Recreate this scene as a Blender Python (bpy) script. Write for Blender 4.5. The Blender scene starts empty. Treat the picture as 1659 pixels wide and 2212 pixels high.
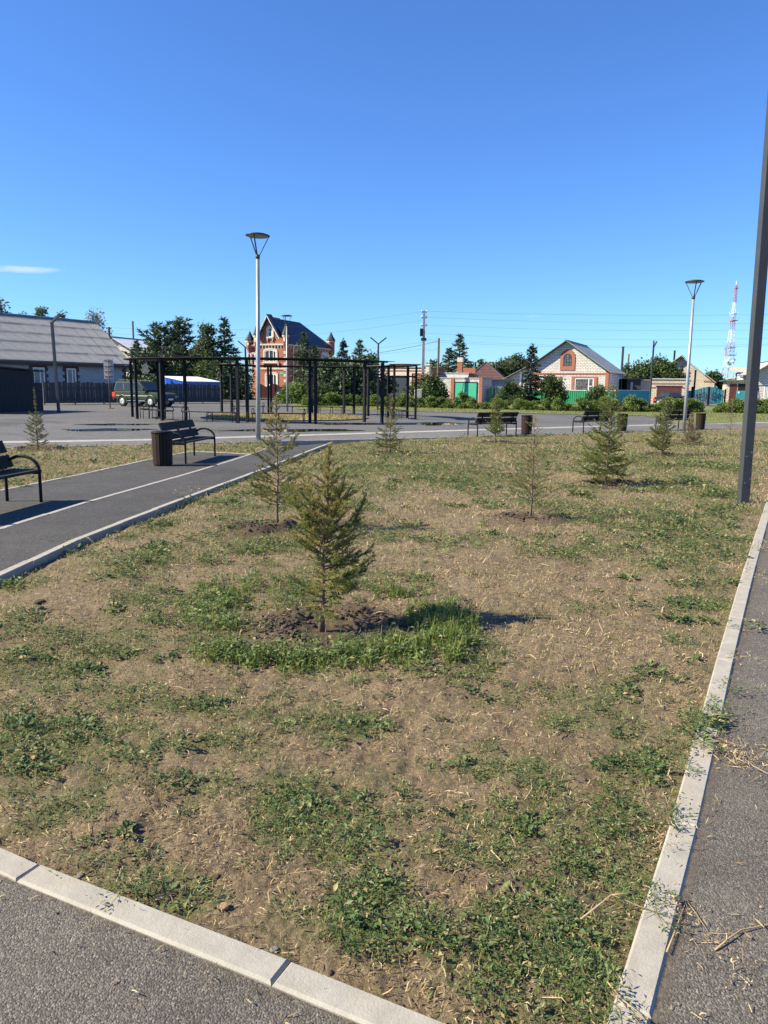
import bpy, bmesh, math, random
import numpy as np
from mathutils import Vector, Matrix, Euler

# ------------------------------------------------------------------ camera, sky, sun
scene = bpy.context.scene
EYE = 1.62
FPX, CX, CY = 1618.0, 829.5, 1106.0          # focal length and centre, in a 1659 x 2212 picture
PITCH, ROLL = math.radians(9.42), math.radians(0.8)
CAM_M = Matrix.Rotation(math.pi/2 - PITCH, 3, 'X') @ Matrix.Rotation(ROLL, 3, 'Z')
cam_data = bpy.data.cameras.new('camera')
cam = bpy.data.objects.new('camera', cam_data)
scene.collection.objects.link(cam)
cam.location = (0, 0, EYE)
cam.rotation_euler = CAM_M.to_euler()
cam_data.sensor_fit = 'VERTICAL'
cam_data.sensor_height = 24.0
cam_data.lens = 24.0*FPX/2212.0
cam_data.clip_start = 0.05
cam_data.clip_end = 6000
scene.camera = cam

SUN_EL, SUN_AZ = math.radians(38), math.radians(189)   # azimuth of the sun, measured from +X towards +Y
SKY_ROT = math.radians(261)
sun_data = bpy.data.lights.new('sun', 'SUN')
sun_data.energy = 5.0
sun_data.angle = math.radians(0.53)
sun_data.color = (1.0, 0.89, 0.67)
sun = bpy.data.objects.new('sun', sun_data)
scene.collection.objects.link(sun)
SUN_DIR = Vector((math.cos(SUN_AZ)*math.cos(SUN_EL), math.sin(SUN_AZ)*math.cos(SUN_EL), math.sin(SUN_EL)))
sun.rotation_euler = (-SUN_DIR).to_track_quat('-Z', 'Y').to_euler()
sun.location = (-30, 0, 40)

world = bpy.data.worlds.new('World')
scene.world = world
world.use_nodes = True
wn, wl = world.node_tree.nodes, world.node_tree.links
wn.clear()
w_out = wn.new('ShaderNodeOutputWorld')
w_bg = wn.new('ShaderNodeBackground')
w_bg.inputs['Strength'].default_value = 0.06
sky = wn.new('ShaderNodeTexSky')
sky.sky_type = 'NISHITA'
sky.sun_disc = False
sky.sun_elevation = SUN_EL
sky.sun_rotation = SKY_ROT
sky.altitude = 100
sky.air_density = 1.0
sky.dust_density = 0.1
sky.ozone_density = 2.6
tint = wn.new('ShaderNodeMix'); tint.data_type = 'RGBA'; tint.blend_type = 'MULTIPLY'
tint.inputs[0].default_value = 1.0
tint.inputs[7].default_value = (.62, 1.0, 1.58, 1)     # clear dry air: a little bluer than the standard atmosphere
wl.new(sky.outputs[0], tint.inputs[6])
# one thin wisp of cloud low in the left of the sky and a fainter one further right
w_tc = wn.new('ShaderNodeTexCoord')
def wmath(op, a, b=0.0, clamp=False):
    m = wn.new('ShaderNodeMath'); m.operation = op; m.use_clamp = clamp
    for sock, v in ((m.inputs[0], a), (m.inputs[1], b)):
        if hasattr(v, 'is_linked'): wl.new(v, sock)
        else: sock.default_value = v
    return m.outputs[0]
w_sep = wn.new('ShaderNodeSeparateXYZ'); wl.new(w_tc.outputs['Generated'], w_sep.inputs[0])
w_az = wmath('ARCTAN2', w_sep.outputs[0], w_sep.outputs[1])
w_nz = wn.new('ShaderNodeTexNoise'); w_nz.inputs['Scale'].default_value = 38; w_nz.inputs['Detail'].default_value = 6
w_map = wn.new('ShaderNodeMapping'); w_map.inputs['Scale'].default_value = (1, 1, 4)
wl.new(w_tc.outputs['Generated'], w_map.inputs[0]); wl.new(w_map.outputs[0], w_nz.inputs['Vector'])
def wisp(az, el, ra, re, amt):
    a = wmath('DIVIDE', wmath('SUBTRACT', w_az, az), ra)
    e = wmath('DIVIDE', wmath('SUBTRACT', w_sep.outputs[2], wmath('ADD', math.sin(el), wmath('MULTIPLY', a, .0012))), re)
    d = wmath('ADD', wmath('MULTIPLY', a, a), wmath('MULTIPLY', e, e))
    d = wmath('ADD', wmath('SUBTRACT', 1.15, d), wmath('MULTIPLY', wmath('SUBTRACT', w_nz.outputs['Fac'], .5), 2.6))
    return wmath('MULTIPLY', wmath('MULTIPLY', d, .8, True), amt, True)
CLOUDS = [wisp(math.atan2(-.468, 1.0), math.radians(7.4), .043, .0042, .75), wisp(math.atan2(.19, 1.0), math.radians(5.3), .012, .0018, .22)]
w_cl = wn.new('ShaderNodeMix'); w_cl.data_type = 'RGBA'
wl.new(wmath('ADD', CLOUDS[0], CLOUDS[1], True), w_cl.inputs[0]); wl.new(tint.outputs[2], w_cl.inputs[6]); w_cl.inputs[7].default_value = (5.6, 6.6, 7.7, 1)
wl.new(w_cl.outputs[2], w_bg.inputs['Color'])
wl.new(w_bg.outputs[0], w_out.inputs['Surface'])

scene.view_settings.view_transform = 'Standard'
scene.view_settings.look = 'None'
scene.view_settings.gamma = 1.0
scene.view_settings.use_curve_mapping = False
scene.view_settings.exposure = 1.15
scene.render.engine = 'CYCLES'
scene.render.resolution_x = 768
scene.render.resolution_y = 1024

# ------------------------------------------------------------------ pixel -> place
def ray(vx, vy):
    return CAM_M @ Vector(((vx - CX)/FPX, -(vy - CY)/FPX, -1.0))
def G(vx, vy, z=0.0):
    d = ray(vx, vy)
    t = (z - EYE)/d.z
    return Vector((d.x*t, d.y*t, z))
def at(vx, vy, Y):
    d = ray(vx, vy)
    t = Y/d.y
    return Vector((d.x*t, d.y*t, EYE + d.z*t))
def ztop(vx, vy, Y):
    return at(vx, vy, Y).z
def Zm(ox, oy, k):
    return lambda x, y: (ox + x*k, oy + y*k)
Z1 = Zm(0, 630.9, .2645); Z2 = Zm(384.0, 630.9, .2645); Z3 = Zm(768.0, 630.9, .2645); Z4 = Zm(1220.1, 576, .2645)
Z6 = Zm(1124.6, 713.2, .16534); Z7 = Zm(1371.5, 713.2, .1733)
ZC = Zm(493.7, 658.3, .1488); ZR = Zm(932.6, 702.2, .1488); ZL = Zm(0, 658.3, .13228); ZM = Zm(713.2, 685.8, .1488)
ZL2 = Zm(219.4, 669.3, .13228)

class Plane:
    """vertical wall plane: origin (bottom left corner seen from outside), direction along the wall"""
    def __init__(s, o, ang):
        s.o = Vector((o[0], o[1], 0)); s.ang = ang
        s.d = Vector((math.cos(ang), math.sin(ang), 0))
    def uz(s, vx, vy):
        r = ray(vx, vy)
        n = Vector((-s.d.y, s.d.x, 0))
        t = (s.o - Vector((0, 0, EYE))).dot(n)/r.dot(n)
        p = Vector((0, 0, EYE)) + r*t
        return (p - s.o).dot(s.d), p.z
    def u(s, vx, vy=840): return s.uz(vx, vy)[0]
    def z(s, vx, vy): return s.uz(vx, vy)[1]

# ------------------------------------------------------------------ mesh helpers
COL = scene.collection
def link(o, parent=None):
    COL.objects.link(o)
    if parent is not None: o.parent = parent
    return o
class MB:
    def __init__(s): s.v = []; s.f = []; s.m = []
    def add(s, vs, fs, mi=0):
        b = len(s.v); s.v += [tuple(v) for v in vs]
        s.f += [tuple(i + b for i in f) for f in fs]; s.m += [mi]*len(fs); return s
    def hexa(s, P, mi=0):   # 8 points: bottom ring 0-3, top ring 4-7
        return s.add(P, [(3,2,1,0),(4,5,6,7),(0,1,5,4),(1,2,6,5),(2,3,7,6),(3,0,4,7)], mi)
    def box(s, x0, x1, y0, y1, z0, z1, mi=0):
        return s.hexa([(x0,y0,z0),(x1,y0,z0),(x1,y1,z0),(x0,y1,z0),(x0,y0,z1),(x1,y0,z1),(x1,y1,z1),(x0,y1,z1)], mi)
    def bar(s, p0, p1, w, d, side=None, mi=0):
        p0, p1 = Vector(p0), Vector(p1); a = (p1 - p0).normalized()
        if side is None: side = Vector((0,0,1)) if abs(a.z) < .9 else Vector((1,0,0))
        u = a.cross(Vector(side)).normalized(); v = u.cross(a).normalized()
        u, v = u*w/2, v*d/2
        return s.hexa([p0-u-v, p0+u-v, p0+u+v, p0-u+v, p1-u-v, p1+u-v, p1+u+v, p1-u+v], mi)
    def tube(s, pts, rad, n=8, mi=0, caps=True):
        pts = [Vector(p) for p in pts]; k = len(pts)
        if not hasattr(rad, '__len__'): rad = [rad]*k
        vs = []; ref = None
        for i, p in enumerate(pts):
            a = (pts[min(i+1,k-1)] - pts[max(i-1,0)]).normalized()
            if ref is None: ref = Vector((0,0,1)) if abs(a.z) < .9 else Vector((1,0,0))
            u = a.cross(ref).normalized(); w = u.cross(a).normalized(); ref = w
            for j in range(n):
                t = 2*math.pi*j/n
                vs.append(p + u*math.cos(t)*rad[i] + w*math.sin(t)*rad[i])
        fs = [(i*n+j, i*n+(j+1)%n, (i+1)*n+(j+1)%n, (i+1)*n+j) for i in range(k-1) for j in range(n)]
        if caps: fs += [tuple(range(n))[::-1], tuple(range((k-1)*n, k*n))]
        return s.add(vs, fs, mi)
    def lathe(s, prof, n=16, c=(0,0,0), mi=0):
        vs = [(c[0]+r*math.cos(2*math.pi*j/n), c[1]+r*math.sin(2*math.pi*j/n), c[2]+z) for r, z in prof for j in range(n)]
        k = len(prof)
        fs = [(i*n+j, i*n+(j+1)%n, (i+1)*n+(j+1)%n, (i+1)*n+j) for i in range(k-1) for j in range(n)]
        fs += [tuple(range(n))[::-1], tuple(range((k-1)*n, k*n))]
        return s.add(vs, fs, mi)
    def prism(s, out, y0, y1, mi=0):   # outline in (x, z), extruded from y0 to y1
        n = len(out)
        vs = [(x, y0, z) for x, z in out] + [(x, y1, z) for x, z in out]
        fs = [tuple(range(n)), tuple(range(2*n-1, n-1, -1))] + [(i, i+n, (i+1)%n+n, (i+1)%n) for i in range(n)]
        return s.add(vs, fs, mi)
    def slab(s, out, z0, z1, mi=0):    # outline in (x, y), extruded in z
        n = len(out)
        vs = [(x, y, z0) for x, y in out] + [(x, y, z1) for x, y in out]
        fs = [tuple(range(n))[::-1], tuple(range(n, 2*n))] + [(i, (i+1)%n, (i+1)%n+n, i+n) for i in range(n)]
        return s.add(vs, fs, mi)
    def ringprism(s, inner, outer, y0, y1, mi=0):  # closed band between two outlines (same count)
        n = len(inner)
        vs = [(x,y0,z) for x,z in inner]+[(x,y0,z) for x,z in outer]+[(x,y1,z) for x,z in inner]+[(x,y1,z) for x,z in outer]
        fs = []
        for i in range(n):
            j = (i+1) % n
            fs += [(i,j,n+j,n+i),(2*n+i,3*n+i,3*n+j,2*n+j),(i,2*n+i,2*n+j,j),(n+i,n+j,3*n+j,3*n+i)]
        return s.add(vs, fs, mi)
    def mesh(s, name, mats, smooth=False, fix=True):
        me = bpy.data.meshes.new(name); me.from_pydata(s.v, [], s.f)
        for m in (mats if isinstance(mats, (list, tuple)) else [mats]): me.materials.append(m)
        if any(s.m): me.polygons.foreach_set('material_index', s.m)
        if fix:
            bm = bmesh.new(); bm.from_mesh(me); bmesh.ops.recalc_face_normals(bm, faces=bm.faces); bm.to_mesh(me); bm.free()
        if smooth: me.polygons.foreach_set('use_smooth', [True]*len(me.polygons))
        me.update(); return me
    def build(s, name, mats, parent=None, smooth=False, loc=(0,0,0), rot=(0,0,0), fix=True):
        o = bpy.data.objects.new(name, s.mesh(name, mats, smooth, fix))
        o.location = loc; o.rotation_euler = rot
        return link(o, parent)
def tag(o, label=None, cat=None, group=None, kind=None):
    if label: o['label'] = label
    if cat: o['category'] = cat
    if group: o['group'] = group
    if kind: o['kind'] = kind
    return o
def thing(name, label, cat, loc=(0,0,0), rz=0, group=None):
    o = bpy.data.objects.new(name, None); o.location = loc; o.rotation_euler = (0,0,rz)
    o.empty_display_size = .2
    link(o); return tag(o, label, cat, group)
def part(name, me, parent, loc=(0,0,0), rot=(0,0,0), scale=(1,1,1)):
    o = bpy.data.objects.new(name, me); o.location = loc; o.rotation_euler = rot; o.scale = scale
    return link(o, parent)
def copy_tree(o, parent=None):
    c = o.copy(); COL.objects.link(c); c.parent = parent
    for ch in list(o.children): copy_tree(ch, c)
    return c
def np_mesh(name, V, F, mat, attrs=None, smooth=False):
    V = np.asarray(V, np.float32); F = np.asarray(F, np.int32)
    me = bpy.data.meshes.new(name); k = F.shape[1]
    me.vertices.add(len(V)); me.vertices.foreach_set('co', V.ravel())
    me.loops.add(F.size); me.loops.foreach_set('vertex_index', F.ravel())
    me.polygons.add(len(F)); me.polygons.foreach_set('loop_start', np.arange(0, F.size, k, dtype=np.int32))
    for n, a in (attrs or {}).items():
        at_ = me.attributes.new(n, 'FLOAT', 'POINT'); at_.data.foreach_set('value', np.asarray(a, np.float32))
    me.materials.append(mat)
    me.update(calc_edges=True)
    if smooth: me.polygons.foreach_set('use_smooth', np.ones(len(F), dtype=bool))
    return me
def np_obj(name, V, F, mat, parent=None, attrs=None, smooth=False):
    return link(bpy.data.objects.new(name, np_mesh(name, V, F, mat, attrs, smooth)), parent)

# ------------------------------------------------------------------ materials
class NT:
    def __init__(s, name):
        s.mat = bpy.data.materials.new(name); s.mat.use_nodes = True
        s.t = s.mat.node_tree; s.t.nodes.clear()
        s.out = s.t.nodes.new('ShaderNodeOutputMaterial')
    def n(s, kind, **kw):
        nd = s.t.nodes.new('ShaderNode'+kind)
        for k, v in kw.items():
            if k in nd.inputs.keys(): nd.inputs[k].default_value = v
            else: setattr(nd, k, v)
        return nd
    def l(s, a, b): s.t.links.new(a, b)
    def ramp(s, fac, stops):
        r = s.n('ValToRGB'); e = r.color_ramp.elements
        while len(e) < len(stops): e.new(.5)
        for el, (p, c) in zip(e, stops): el.position = p; el.color = (*c, 1) if len(c) == 3 else c
        s.l(fac, r.inputs['Fac']); return r.outputs['Color']
    def noise(s, scale, detail=4, rough=.6, vec=None, dist=0):
        nd = s.n('TexNoise'); nd.inputs['Scale'].default_value = scale; nd.inputs['Detail'].default_value = detail
        nd.inputs['Roughness'].default_value = rough; nd.inputs['Distortion'].default_value = dist
        if vec is not None: s.l(vec, nd.inputs['Vector'])
        return nd.outputs['Fac']
    def mix(s, fac, a, b, mode='MIX'):
        m = s.n('Mix', data_type='RGBA', blend_type=mode)
        for sock, v in ((m.inputs[0], fac), (m.inputs[6], a), (m.inputs[7], b)):
            if hasattr(v, 'links') or hasattr(v, 'is_linked'): s.l(v, sock)
            elif hasattr(v, '__len__'): sock.default_value = (*v, 1)
            else: sock.default_value = v
        return m.outputs[2]
    def math(s, op, a, b=0.0, clamp=False):
        m = s.n('Math', operation=op, use_clamp=clamp)
        for sock, v in ((m.inputs[0], a), (m.inputs[1], b)):
            if hasattr(v, 'is_linked'): s.l(v, sock)
            else: sock.default_value = v
        return m.outputs[0]
    def attr(s, name): return s.n('Attribute', attribute_name=name).outputs['Fac']
    def obj(s): return s.n('TexCoord').outputs['Object']
    def bump(s, h, strength=.5, dist=.01):
        b = s.n('Bump'); b.inputs['Strength'].default_value = strength; b.inputs['Distance'].default_value = dist
        s.l(h, b.inputs['Height']); return b.outputs['Normal']
    def principled(s, col, rough=.7, metal=0, normal=None, spec=.5, **kw):
        p = s.n('BsdfPrincipled')
        for sock, v in ((p.inputs['Base Color'], col), (p.inputs['Roughness'], rough)):
            if hasattr(v, 'is_linked'): s.l(v, sock)
            elif hasattr(v, '__len__'): sock.default_value = (*v, 1)
            else: sock.default_value = v
        p.inputs['Metallic'].default_value = metal
        p.inputs['Specular IOR Level'].default_value = spec
        if normal is not None: s.l(normal, p.inputs['Normal'])
        for k, v in kw.items(): p.inputs[k].default_value = v
        s.l(p.outputs[0], s.out.inputs['Surface']); return p

def pmat(name, col, rough=.7, var=.18, scale=6, bump=0.0, bscale=60, metal=0, spec=.5, dirt=None, dirt_amt=.5):
    t = NT(name); v = t.obj()
    f = t.noise(scale, 5, .65, v)
    c = t.ramp(f, [(.25, tuple(x*(1-var) for x in col)), (.75, tuple(min(1, x*(1+var)) for x in col))])
    if dirt:
        d = t.noise(scale*.45, 6, .7, v)
        df = t.ramp(d, [(.5, (0,0,0)), (.72, (dirt_amt,)*3)])
        c = t.mix(df, c, dirt)
    nrm = t.bump(t.noise(bscale, 4, .6, v), bump, .004) if bump else None
    t.principled(c, rough, metal, nrm, spec); return t.mat

def brickmat(name, c1, c2, mortar, bw=.26, bh=.09, ms=.012, rough=.85, var=.25):
    t = NT(name)
    sx = t.n('SeparateXYZ'); t.l(t.obj(), sx.inputs[0])
    cx = t.n('CombineXYZ'); t.l(t.math('ADD', sx.outputs[0], sx.outputs[1]), cx.inputs[0]); t.l(sx.outputs[2], cx.inputs[1])
    b = t.n('TexBrick'); t.l(cx.outputs[0], b.inputs['Vector'])
    b.inputs['Color1'].default_value = (*c1, 1); b.inputs['Color2'].default_value = (*c2, 1); b.inputs['Mortar'].default_value = (*mortar, 1)
    b.inputs['Scale'].default_value = 1.0; b.inputs['Mortar Size'].default_value = ms
    b.inputs['Brick Width'].default_value = bw; b.inputs['Row Height'].default_value = bh; b.inputs['Bias'].default_value = 0
    n = t.ramp(t.noise(1.3, 5, .7, t.obj()), [(.3, (1-var,)*3), (.7, (1,1,1))])
    c = t.mix(1.0, b.outputs['Color'], n, 'MULTIPLY')
    t.principled(c, rough, 0, t.bump(t.math('SUBTRACT', 1.0, b.outputs['Fac']), .6, .01)); return t.mat

def leafmat(name, stops, trans=.3, rough=.6):
    t = NT(name)
    c = t.ramp(t.attr('c'), stops)
    p = t.principled(c, rough, 0, None, .3)
    tr = t.n('BsdfTranslucent'); t.l(c, tr.inputs['Color'])
    m = t.n('MixShader'); m.inputs[0].default_value = trans
    t.l(p.outputs[0], m.inputs[1]); t.l(tr.outputs[0], m.inputs[2]); t.l(m.outputs[0], t.out.inputs['Surface'])
    return t.mat

def asphalt(name, base, light, big=.35, stain=None, speck=140, bump=.9, dust=(.30,.26,.2), dust_amt=.0):
    t = NT(name); v = t.obj()
    vo = t.n('TexVoronoi'); vo.inputs['Scale'].default_value = speck; t.l(v, vo.inputs['Vector'])
    sep = t.n('SeparateColor'); t.l(vo.outputs['Color'], sep.inputs[0])
    c = t.ramp(sep.outputs[0], [(.0, tuple(x*.55 for x in base)), (.55, base), (.85, light), (1, tuple(x*1.5 for x in light))])
    f = t.ramp(t.noise(big, 6, .65, v), [(.3, (.78,)*3), (.7, (1.15,)*3)])
    c = t.mix(1.0, c, f, 'MULTIPLY')
    f2 = t.ramp(t.noise(3.5, 5, .7, v), [(.3, (.86,)*3), (.7, (1.1,)*3)])
    c = t.mix(1.0, c, f2, 'MULTIPLY')
    if dust_amt:
        d = t.ramp(t.noise(1.1, 7, .72, v), [(.48, (0,0,0)), (.8, (dust_amt,)*3)])
        c = t.mix(d, c, dust)
    if stain:
        d = t.ramp(t.noise(stain, 5, .6, v, .6), [(.58, (0,0,0)), (.66, (.55,)*3)])
        c = t.mix(d, c, tuple(x*.35 for x in base))
    h = t.math('ADD', t.math('MULTIPLY', vo.outputs['Distance'], -1.0), t.math('MULTIPLY', t.noise(speck*.5, 4, .7, v), .8))
    t.principled(c, .88, 0, t.bump(h, bump, .004), .3); return t.mat

M = {}
M['asphalt_near'] = asphalt('asphalt_near', (.108,.097,.083), (.145,.132,.115), .6, dust_amt=.4, dust=(.2,.175,.14), speck=185, bump=.8)
M['asphalt_path'] = asphalt('asphalt_path', (.052,.051,.05), (.095,.092,.09), .5, dust_amt=.1, speck=150)
M['asphalt_plaza'] = asphalt('asphalt_plaza', (.105,.103,.1), (.15,.148,.143), .12, stain=.11, speck=60, bump=.4)
M['asphalt_walk'] = asphalt('asphalt_walk', (.13,.126,.12), (.18,.176,.168), .3, speck=60, bump=.4)
M['dirt_road'] = asphalt('dirt_road', (.2,.175,.14), (.3,.27,.22), .2, speck=20, bump=.4)
t = NT('kerb_concrete'); v = t.obj()
oi = t.n('ObjectInfo')
vv = t.n('VectorMath', operation='ADD'); t.l(v, vv.inputs[0]); mm = t.n('VectorMath', operation='SCALE'); t.l(oi.outputs['Location'], mm.inputs[0]); mm.inputs['Scale'].default_value = 3.0; t.l(mm.outputs[0], vv.inputs[1]); v = vv.outputs[0]
c = t.ramp(t.noise(9, 6, .7, v), [(.3, (.25,.236,.205)), (.7, (.385,.365,.325))])
c = t.mix(t.ramp(t.noise(170, 3, .7, v), [(.3, (.45,)*3), (.65, (0,0,0))]), c, (.33,.3,.25))
c = t.mix(t.ramp(t.noise(3, 5, .7, v), [(.5, (0,0,0)), (.75, (.6,)*3)]), c, (.33,.28,.21))
t.principled(c, .85, 0, t.bump(t.noise(110, 5, .7, v), .6, .004), .3); M['kerb'] = t.mat

M['steel_dark'] = pmat('dark_painted_steel', (.011,.012,.015), .65, .25, 8, spec=.2)
M['steel_mid'] = pmat('grey_painted_steel', (.045,.049,.054), .5, .12, 5, spec=.35)
M['galv'] = pmat('galvanised_pole', (.3,.33,.36), .42, .12, 7, metal=.35)
M['lamp_glass'] = pmat('lamp_diffuser', (.2,.22,.25), .4, .08, 6)
M['bench_wood'] = pmat('dark_bench_wood', (.026,.023,.021), .75, .3, 14, .3, 90, spec=.2)
M['bin_wood'] = pmat('brown_bin_wood', (.028,.016,.011), .7, .35, 20, .3, 90, spec=.25)
M['bronze'] = pmat('bronze_roof_sheet', (.16,.105,.085), .5, .15, 3)
M['dark_sheet'] = pmat('dark_roof_sheet', (.022,.02,.021), .6, .15, 3, spec=.25)
M['white_frame'] = pmat('white_window_frame', (.75,.75,.74), .5, .06, 5)
t = NT('window_glass'); t.principled((.025,.03,.035), .06, 0, None, .6); M['glass'] = t.mat
t = NT('curtained_glass'); cc = t.ramp(t.noise(4, 3, .6, t.obj()), [(.35, (.03,.035,.04)), (.65, (.16,.17,.17))]); t.principled(cc, .1, 0, None, .6); M['glass_c'] = t.mat
M['cream'] = pmat('cream_render', (.52,.46,.37), .8, .12, 3, dirt=(.35,.31,.26), dirt_amt=.4)
M['white_brick'] = brickmat('white_brick', (.74,.71,.66), (.64,.61,.55), (.3,.28,.25), .42, .2, .028)
M['grey_brick'] = brickmat('pale_grey_brick', (.5,.5,.5), (.42,.42,.43), (.3,.3,.3), .26, .1, .014)
M['cream_brick'] = brickmat('cream_brick', (.68,.6,.48), (.57,.5,.4), (.3,.27,.22), .42, .2, .028)
M['red_brick'] = brickmat('red_brick', (.43,.14,.075), (.36,.115,.06), (.3,.14,.1), .26, .09, .012)
M['orange_paint'] = pmat('brick_red_paint', (.32,.12,.07), .8, .15, 3)
M['slate'] = pmat('fibre_cement_sheet', (.3,.3,.305), .85, .25, 1.4, .3, 30, dirt=(.16,.155,.15), dirt_amt=.6)
M['roof_grey'] = pmat('grey_slate_roof', (.33,.33,.315), .85, .2, 1.2, .4, 14, dirt=(.1,.1,.095))
M['roof_dark'] = pmat('dark_blue_metal_roof', (.013,.016,.03), .45, .2, 1)
M['roof_spire'] = pmat('green_grey_spire_roof', (.028,.042,.042), .6, .2, 2, spec=.3)
M['roof_brown'] = pmat('brown_metal_tile', (.105,.06,.055), .5, .15, 2)
M['roof_white'] = pmat('white_metal_roof', (.8,.8,.79), .4, .06, 1)
M['roof_tan'] = pmat('tan_roof_sheet', (.42,.36,.27), .7, .15, 2)
M['green_trim'] = pmat('green_roof_trim', (.05,.12,.09), .6, .2, 3)
M['maroon'] = pmat('maroon_paint', (.075,.018,.018), .6, .25, 2)
M['green_sheet'] = pmat('green_metal_fence', (.012,.20,.085), .45, .12, 1.5)
M['green_gate'] = pmat('green_gate_paint', (.05,.42,.25), .5, .1, 1.5)
M['teal_sheet'] = pmat('teal_metal_fence', (.025,.27,.32), .45, .12, 1.5)
M['blue_sheet'] = pmat('blue_metal_siding', (.01,.11,.55), .45, .1, 1.5)
M['black_iron'] = pmat('black_wrought_iron', (.012,.012,.013), .5, .2, 9)
M['fence_wood'] = pmat('dark_weathered_board', (.045,.048,.05), .8, .4, 4, .4, 40, dirt=(.09,.085,.075), dirt_amt=.5)
M['shed_dark'] = pmat('near_black_shed_board', (.014,.014,.018), .75, .3, 2)
M['brown_board'] = pmat('brown_fascia_board', (.08,.035,.03), .7, .2, 2)
M['pole_concrete'] = pmat('concrete_utility_pole', (.3,.29,.27), .85, .15, 3)
M['pole_wood'] = pmat('weathered_pole_wood', (.13,.095,.07), .85, .3, 5)
M['wire'] = pmat('wire', (.05,.05,.055), .5, .05, 5)
M['rust'] = pmat('rusty_steel', (.12,.06,.035), .8, .35, 9)
M['sign_back'] = pmat('sign_back_plate', (.36,.38,.38), .5, .12, 4)
M['white_paint'] = pmat('white_paint', (.75,.75,.73), .5, .08, 3)
M['red_paint'] = pmat('hazed_mast_red', (.38,.17,.17), .6, .15, .3)  # mast red, paled in the colour itself to stand in for distance haze
M['car_green'] = pmat('green_car_paint', (.021,.037,.01), .4, .06, 2, metal=.0, spec=.4)
M['car_dark'] = pmat('dark_car_paint', (.025,.028,.03), .25, .06, 2, metal=.2)
M['tyre'] = pmat('tyre_rubber', (.018,.018,.018), .85, .2, 9)
M['rim'] = pmat('alloy_rim', (.55,.56,.57), .35, .1, 8, metal=.6)
M['plastic'] = pmat('black_plastic', (.015,.015,.016), .6, .2, 8)
t = NT('tail_lamp_red'); t.principled((.6,.015,.01), .2, 0, None, .5, **{'Emission Color': (1,.04,.02,1), 'Emission Strength': .6}); M['tail'] = t.mat
M['chrome'] = pmat('chrome', (.6,.6,.6), .2, .05, 3, metal=.9)
M['blue_barrel'] = pmat('blue_barrel', (.06,.17,.3), .5, .2, 4)
M['bark'] = pmat('spruce_bark', (.155,.115,.08), .9, .35, 40, .8, 120)
M['bark_far'] = pmat('tree_bark', (.07,.055,.045), .9, .3, 6)
M['birch_bark'] = pmat('birch_bark', (.5,.48,.45), .85, .3, 6)
t = NT('puddle_water'); t.principled((.012,.014,.014), .02, 0, t.bump(t.noise(3, 3, .5, t.obj()), .02, .003), .5, IOR=1.33); M['water'] = t.mat
M['stone'] = pmat('grey_stone', (.15,.142,.13), .85, .25, 20, .6, 60)
M['stone_brown'] = pmat('brown_stone', (.3,.18,.1), .85, .25, 20, .6, 60)
M['straw_twig'] = pmat('dry_twig', (.34,.25,.15), .85, .25, 30)
M['skin'] = pmat('skin', (.42,.25,.17), .6, .1, 9)
M['shirt'] = pmat('blue_shirt', (.03,.06,.3), .8, .15, 9)
M['trousers'] = pmat('dark_trousers', (.02,.02,.025), .85, .2, 9)
M['sack'] = pmat('white_sack', (.62,.6,.57), .85, .1, 6, .4, 20)

# foliage: attribute 'c' 0 = darkest, 1 = palest/driest
M['needle'] = leafmat('spruce_needles', [(0,(.055,.085,.022)),(.45,(.15,.19,.048)),(.8,(.28,.28,.08)),(1,(.42,.3,.12))], .33)
M['needle_yel'] = leafmat('yellowing_spruce_needles', [(0,(.07,.09,.024)),(.5,(.17,.18,.05)),(.85,(.28,.24,.085)),(1,(.38,.23,.1))], .25)
M['needle_dry'] = leafmat('dry_brown_needles', [(0,(.09,.075,.04)),(.5,(.17,.125,.07)),(1,(.28,.2,.12))], .15)
M['needle_far'] = leafmat('dark_conifer_foliage', [(0,(.034,.058,.03)),(.5,(.072,.112,.052)),(1,(.13,.175,.08))], .12)
M['needle_blue'] = leafmat('blue_spruce_foliage', [(0,(.02,.036,.028)),(.5,(.04,.068,.05)),(1,(.075,.11,.08))], .12)
M['leaf_far'] = leafmat('broadleaf_foliage', [(0,(.036,.062,.02)),(.5,(.072,.115,.034)),(1,(.14,.185,.058))], .25)
M['leaf_hedge'] = leafmat('hedge_foliage', [(0,(.07,.11,.024)),(.5,(.145,.21,.045)),(1,(.26,.31,.085))], .3)
M['leaf_birch'] = leafmat('birch_foliage', [(0,(.045,.07,.03)),(.5,(.085,.12,.05)),(1,(.15,.18,.09))], .3)
M['leaf_bare'] = leafmat('thin_grey_foliage', [(0,(.12,.13,.09)),(.5,(.2,.21,.16)),(1,(.3,.3,.24))], .3)
M['weed'] = leafmat('weed_leaves', [(0,(.03,.062,.02)),(.35,(.075,.13,.04)),(.7,(.145,.205,.075)),(.9,(.25,.265,.105)),(1,(.4,.32,.17))], .36, .5)
M['grass'] = leafmat('fresh_grass_blades', [(0,(.075,.13,.022)),(.5,(.155,.235,.042)),(.8,(.23,.26,.065)),(.9,(.28,.235,.095)),(1,(.4,.32,.16))], .4, .5)
M['straw'] = leafmat('dry_straw', [(0,(.16,.11,.065)),(.5,(.37,.275,.155)),(1,(.64,.52,.33))], .2, .75)
M['clod'] = pmat('dark_soil_clod', (.05,.036,.026), .95, .35, 25, .8, 60)

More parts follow.
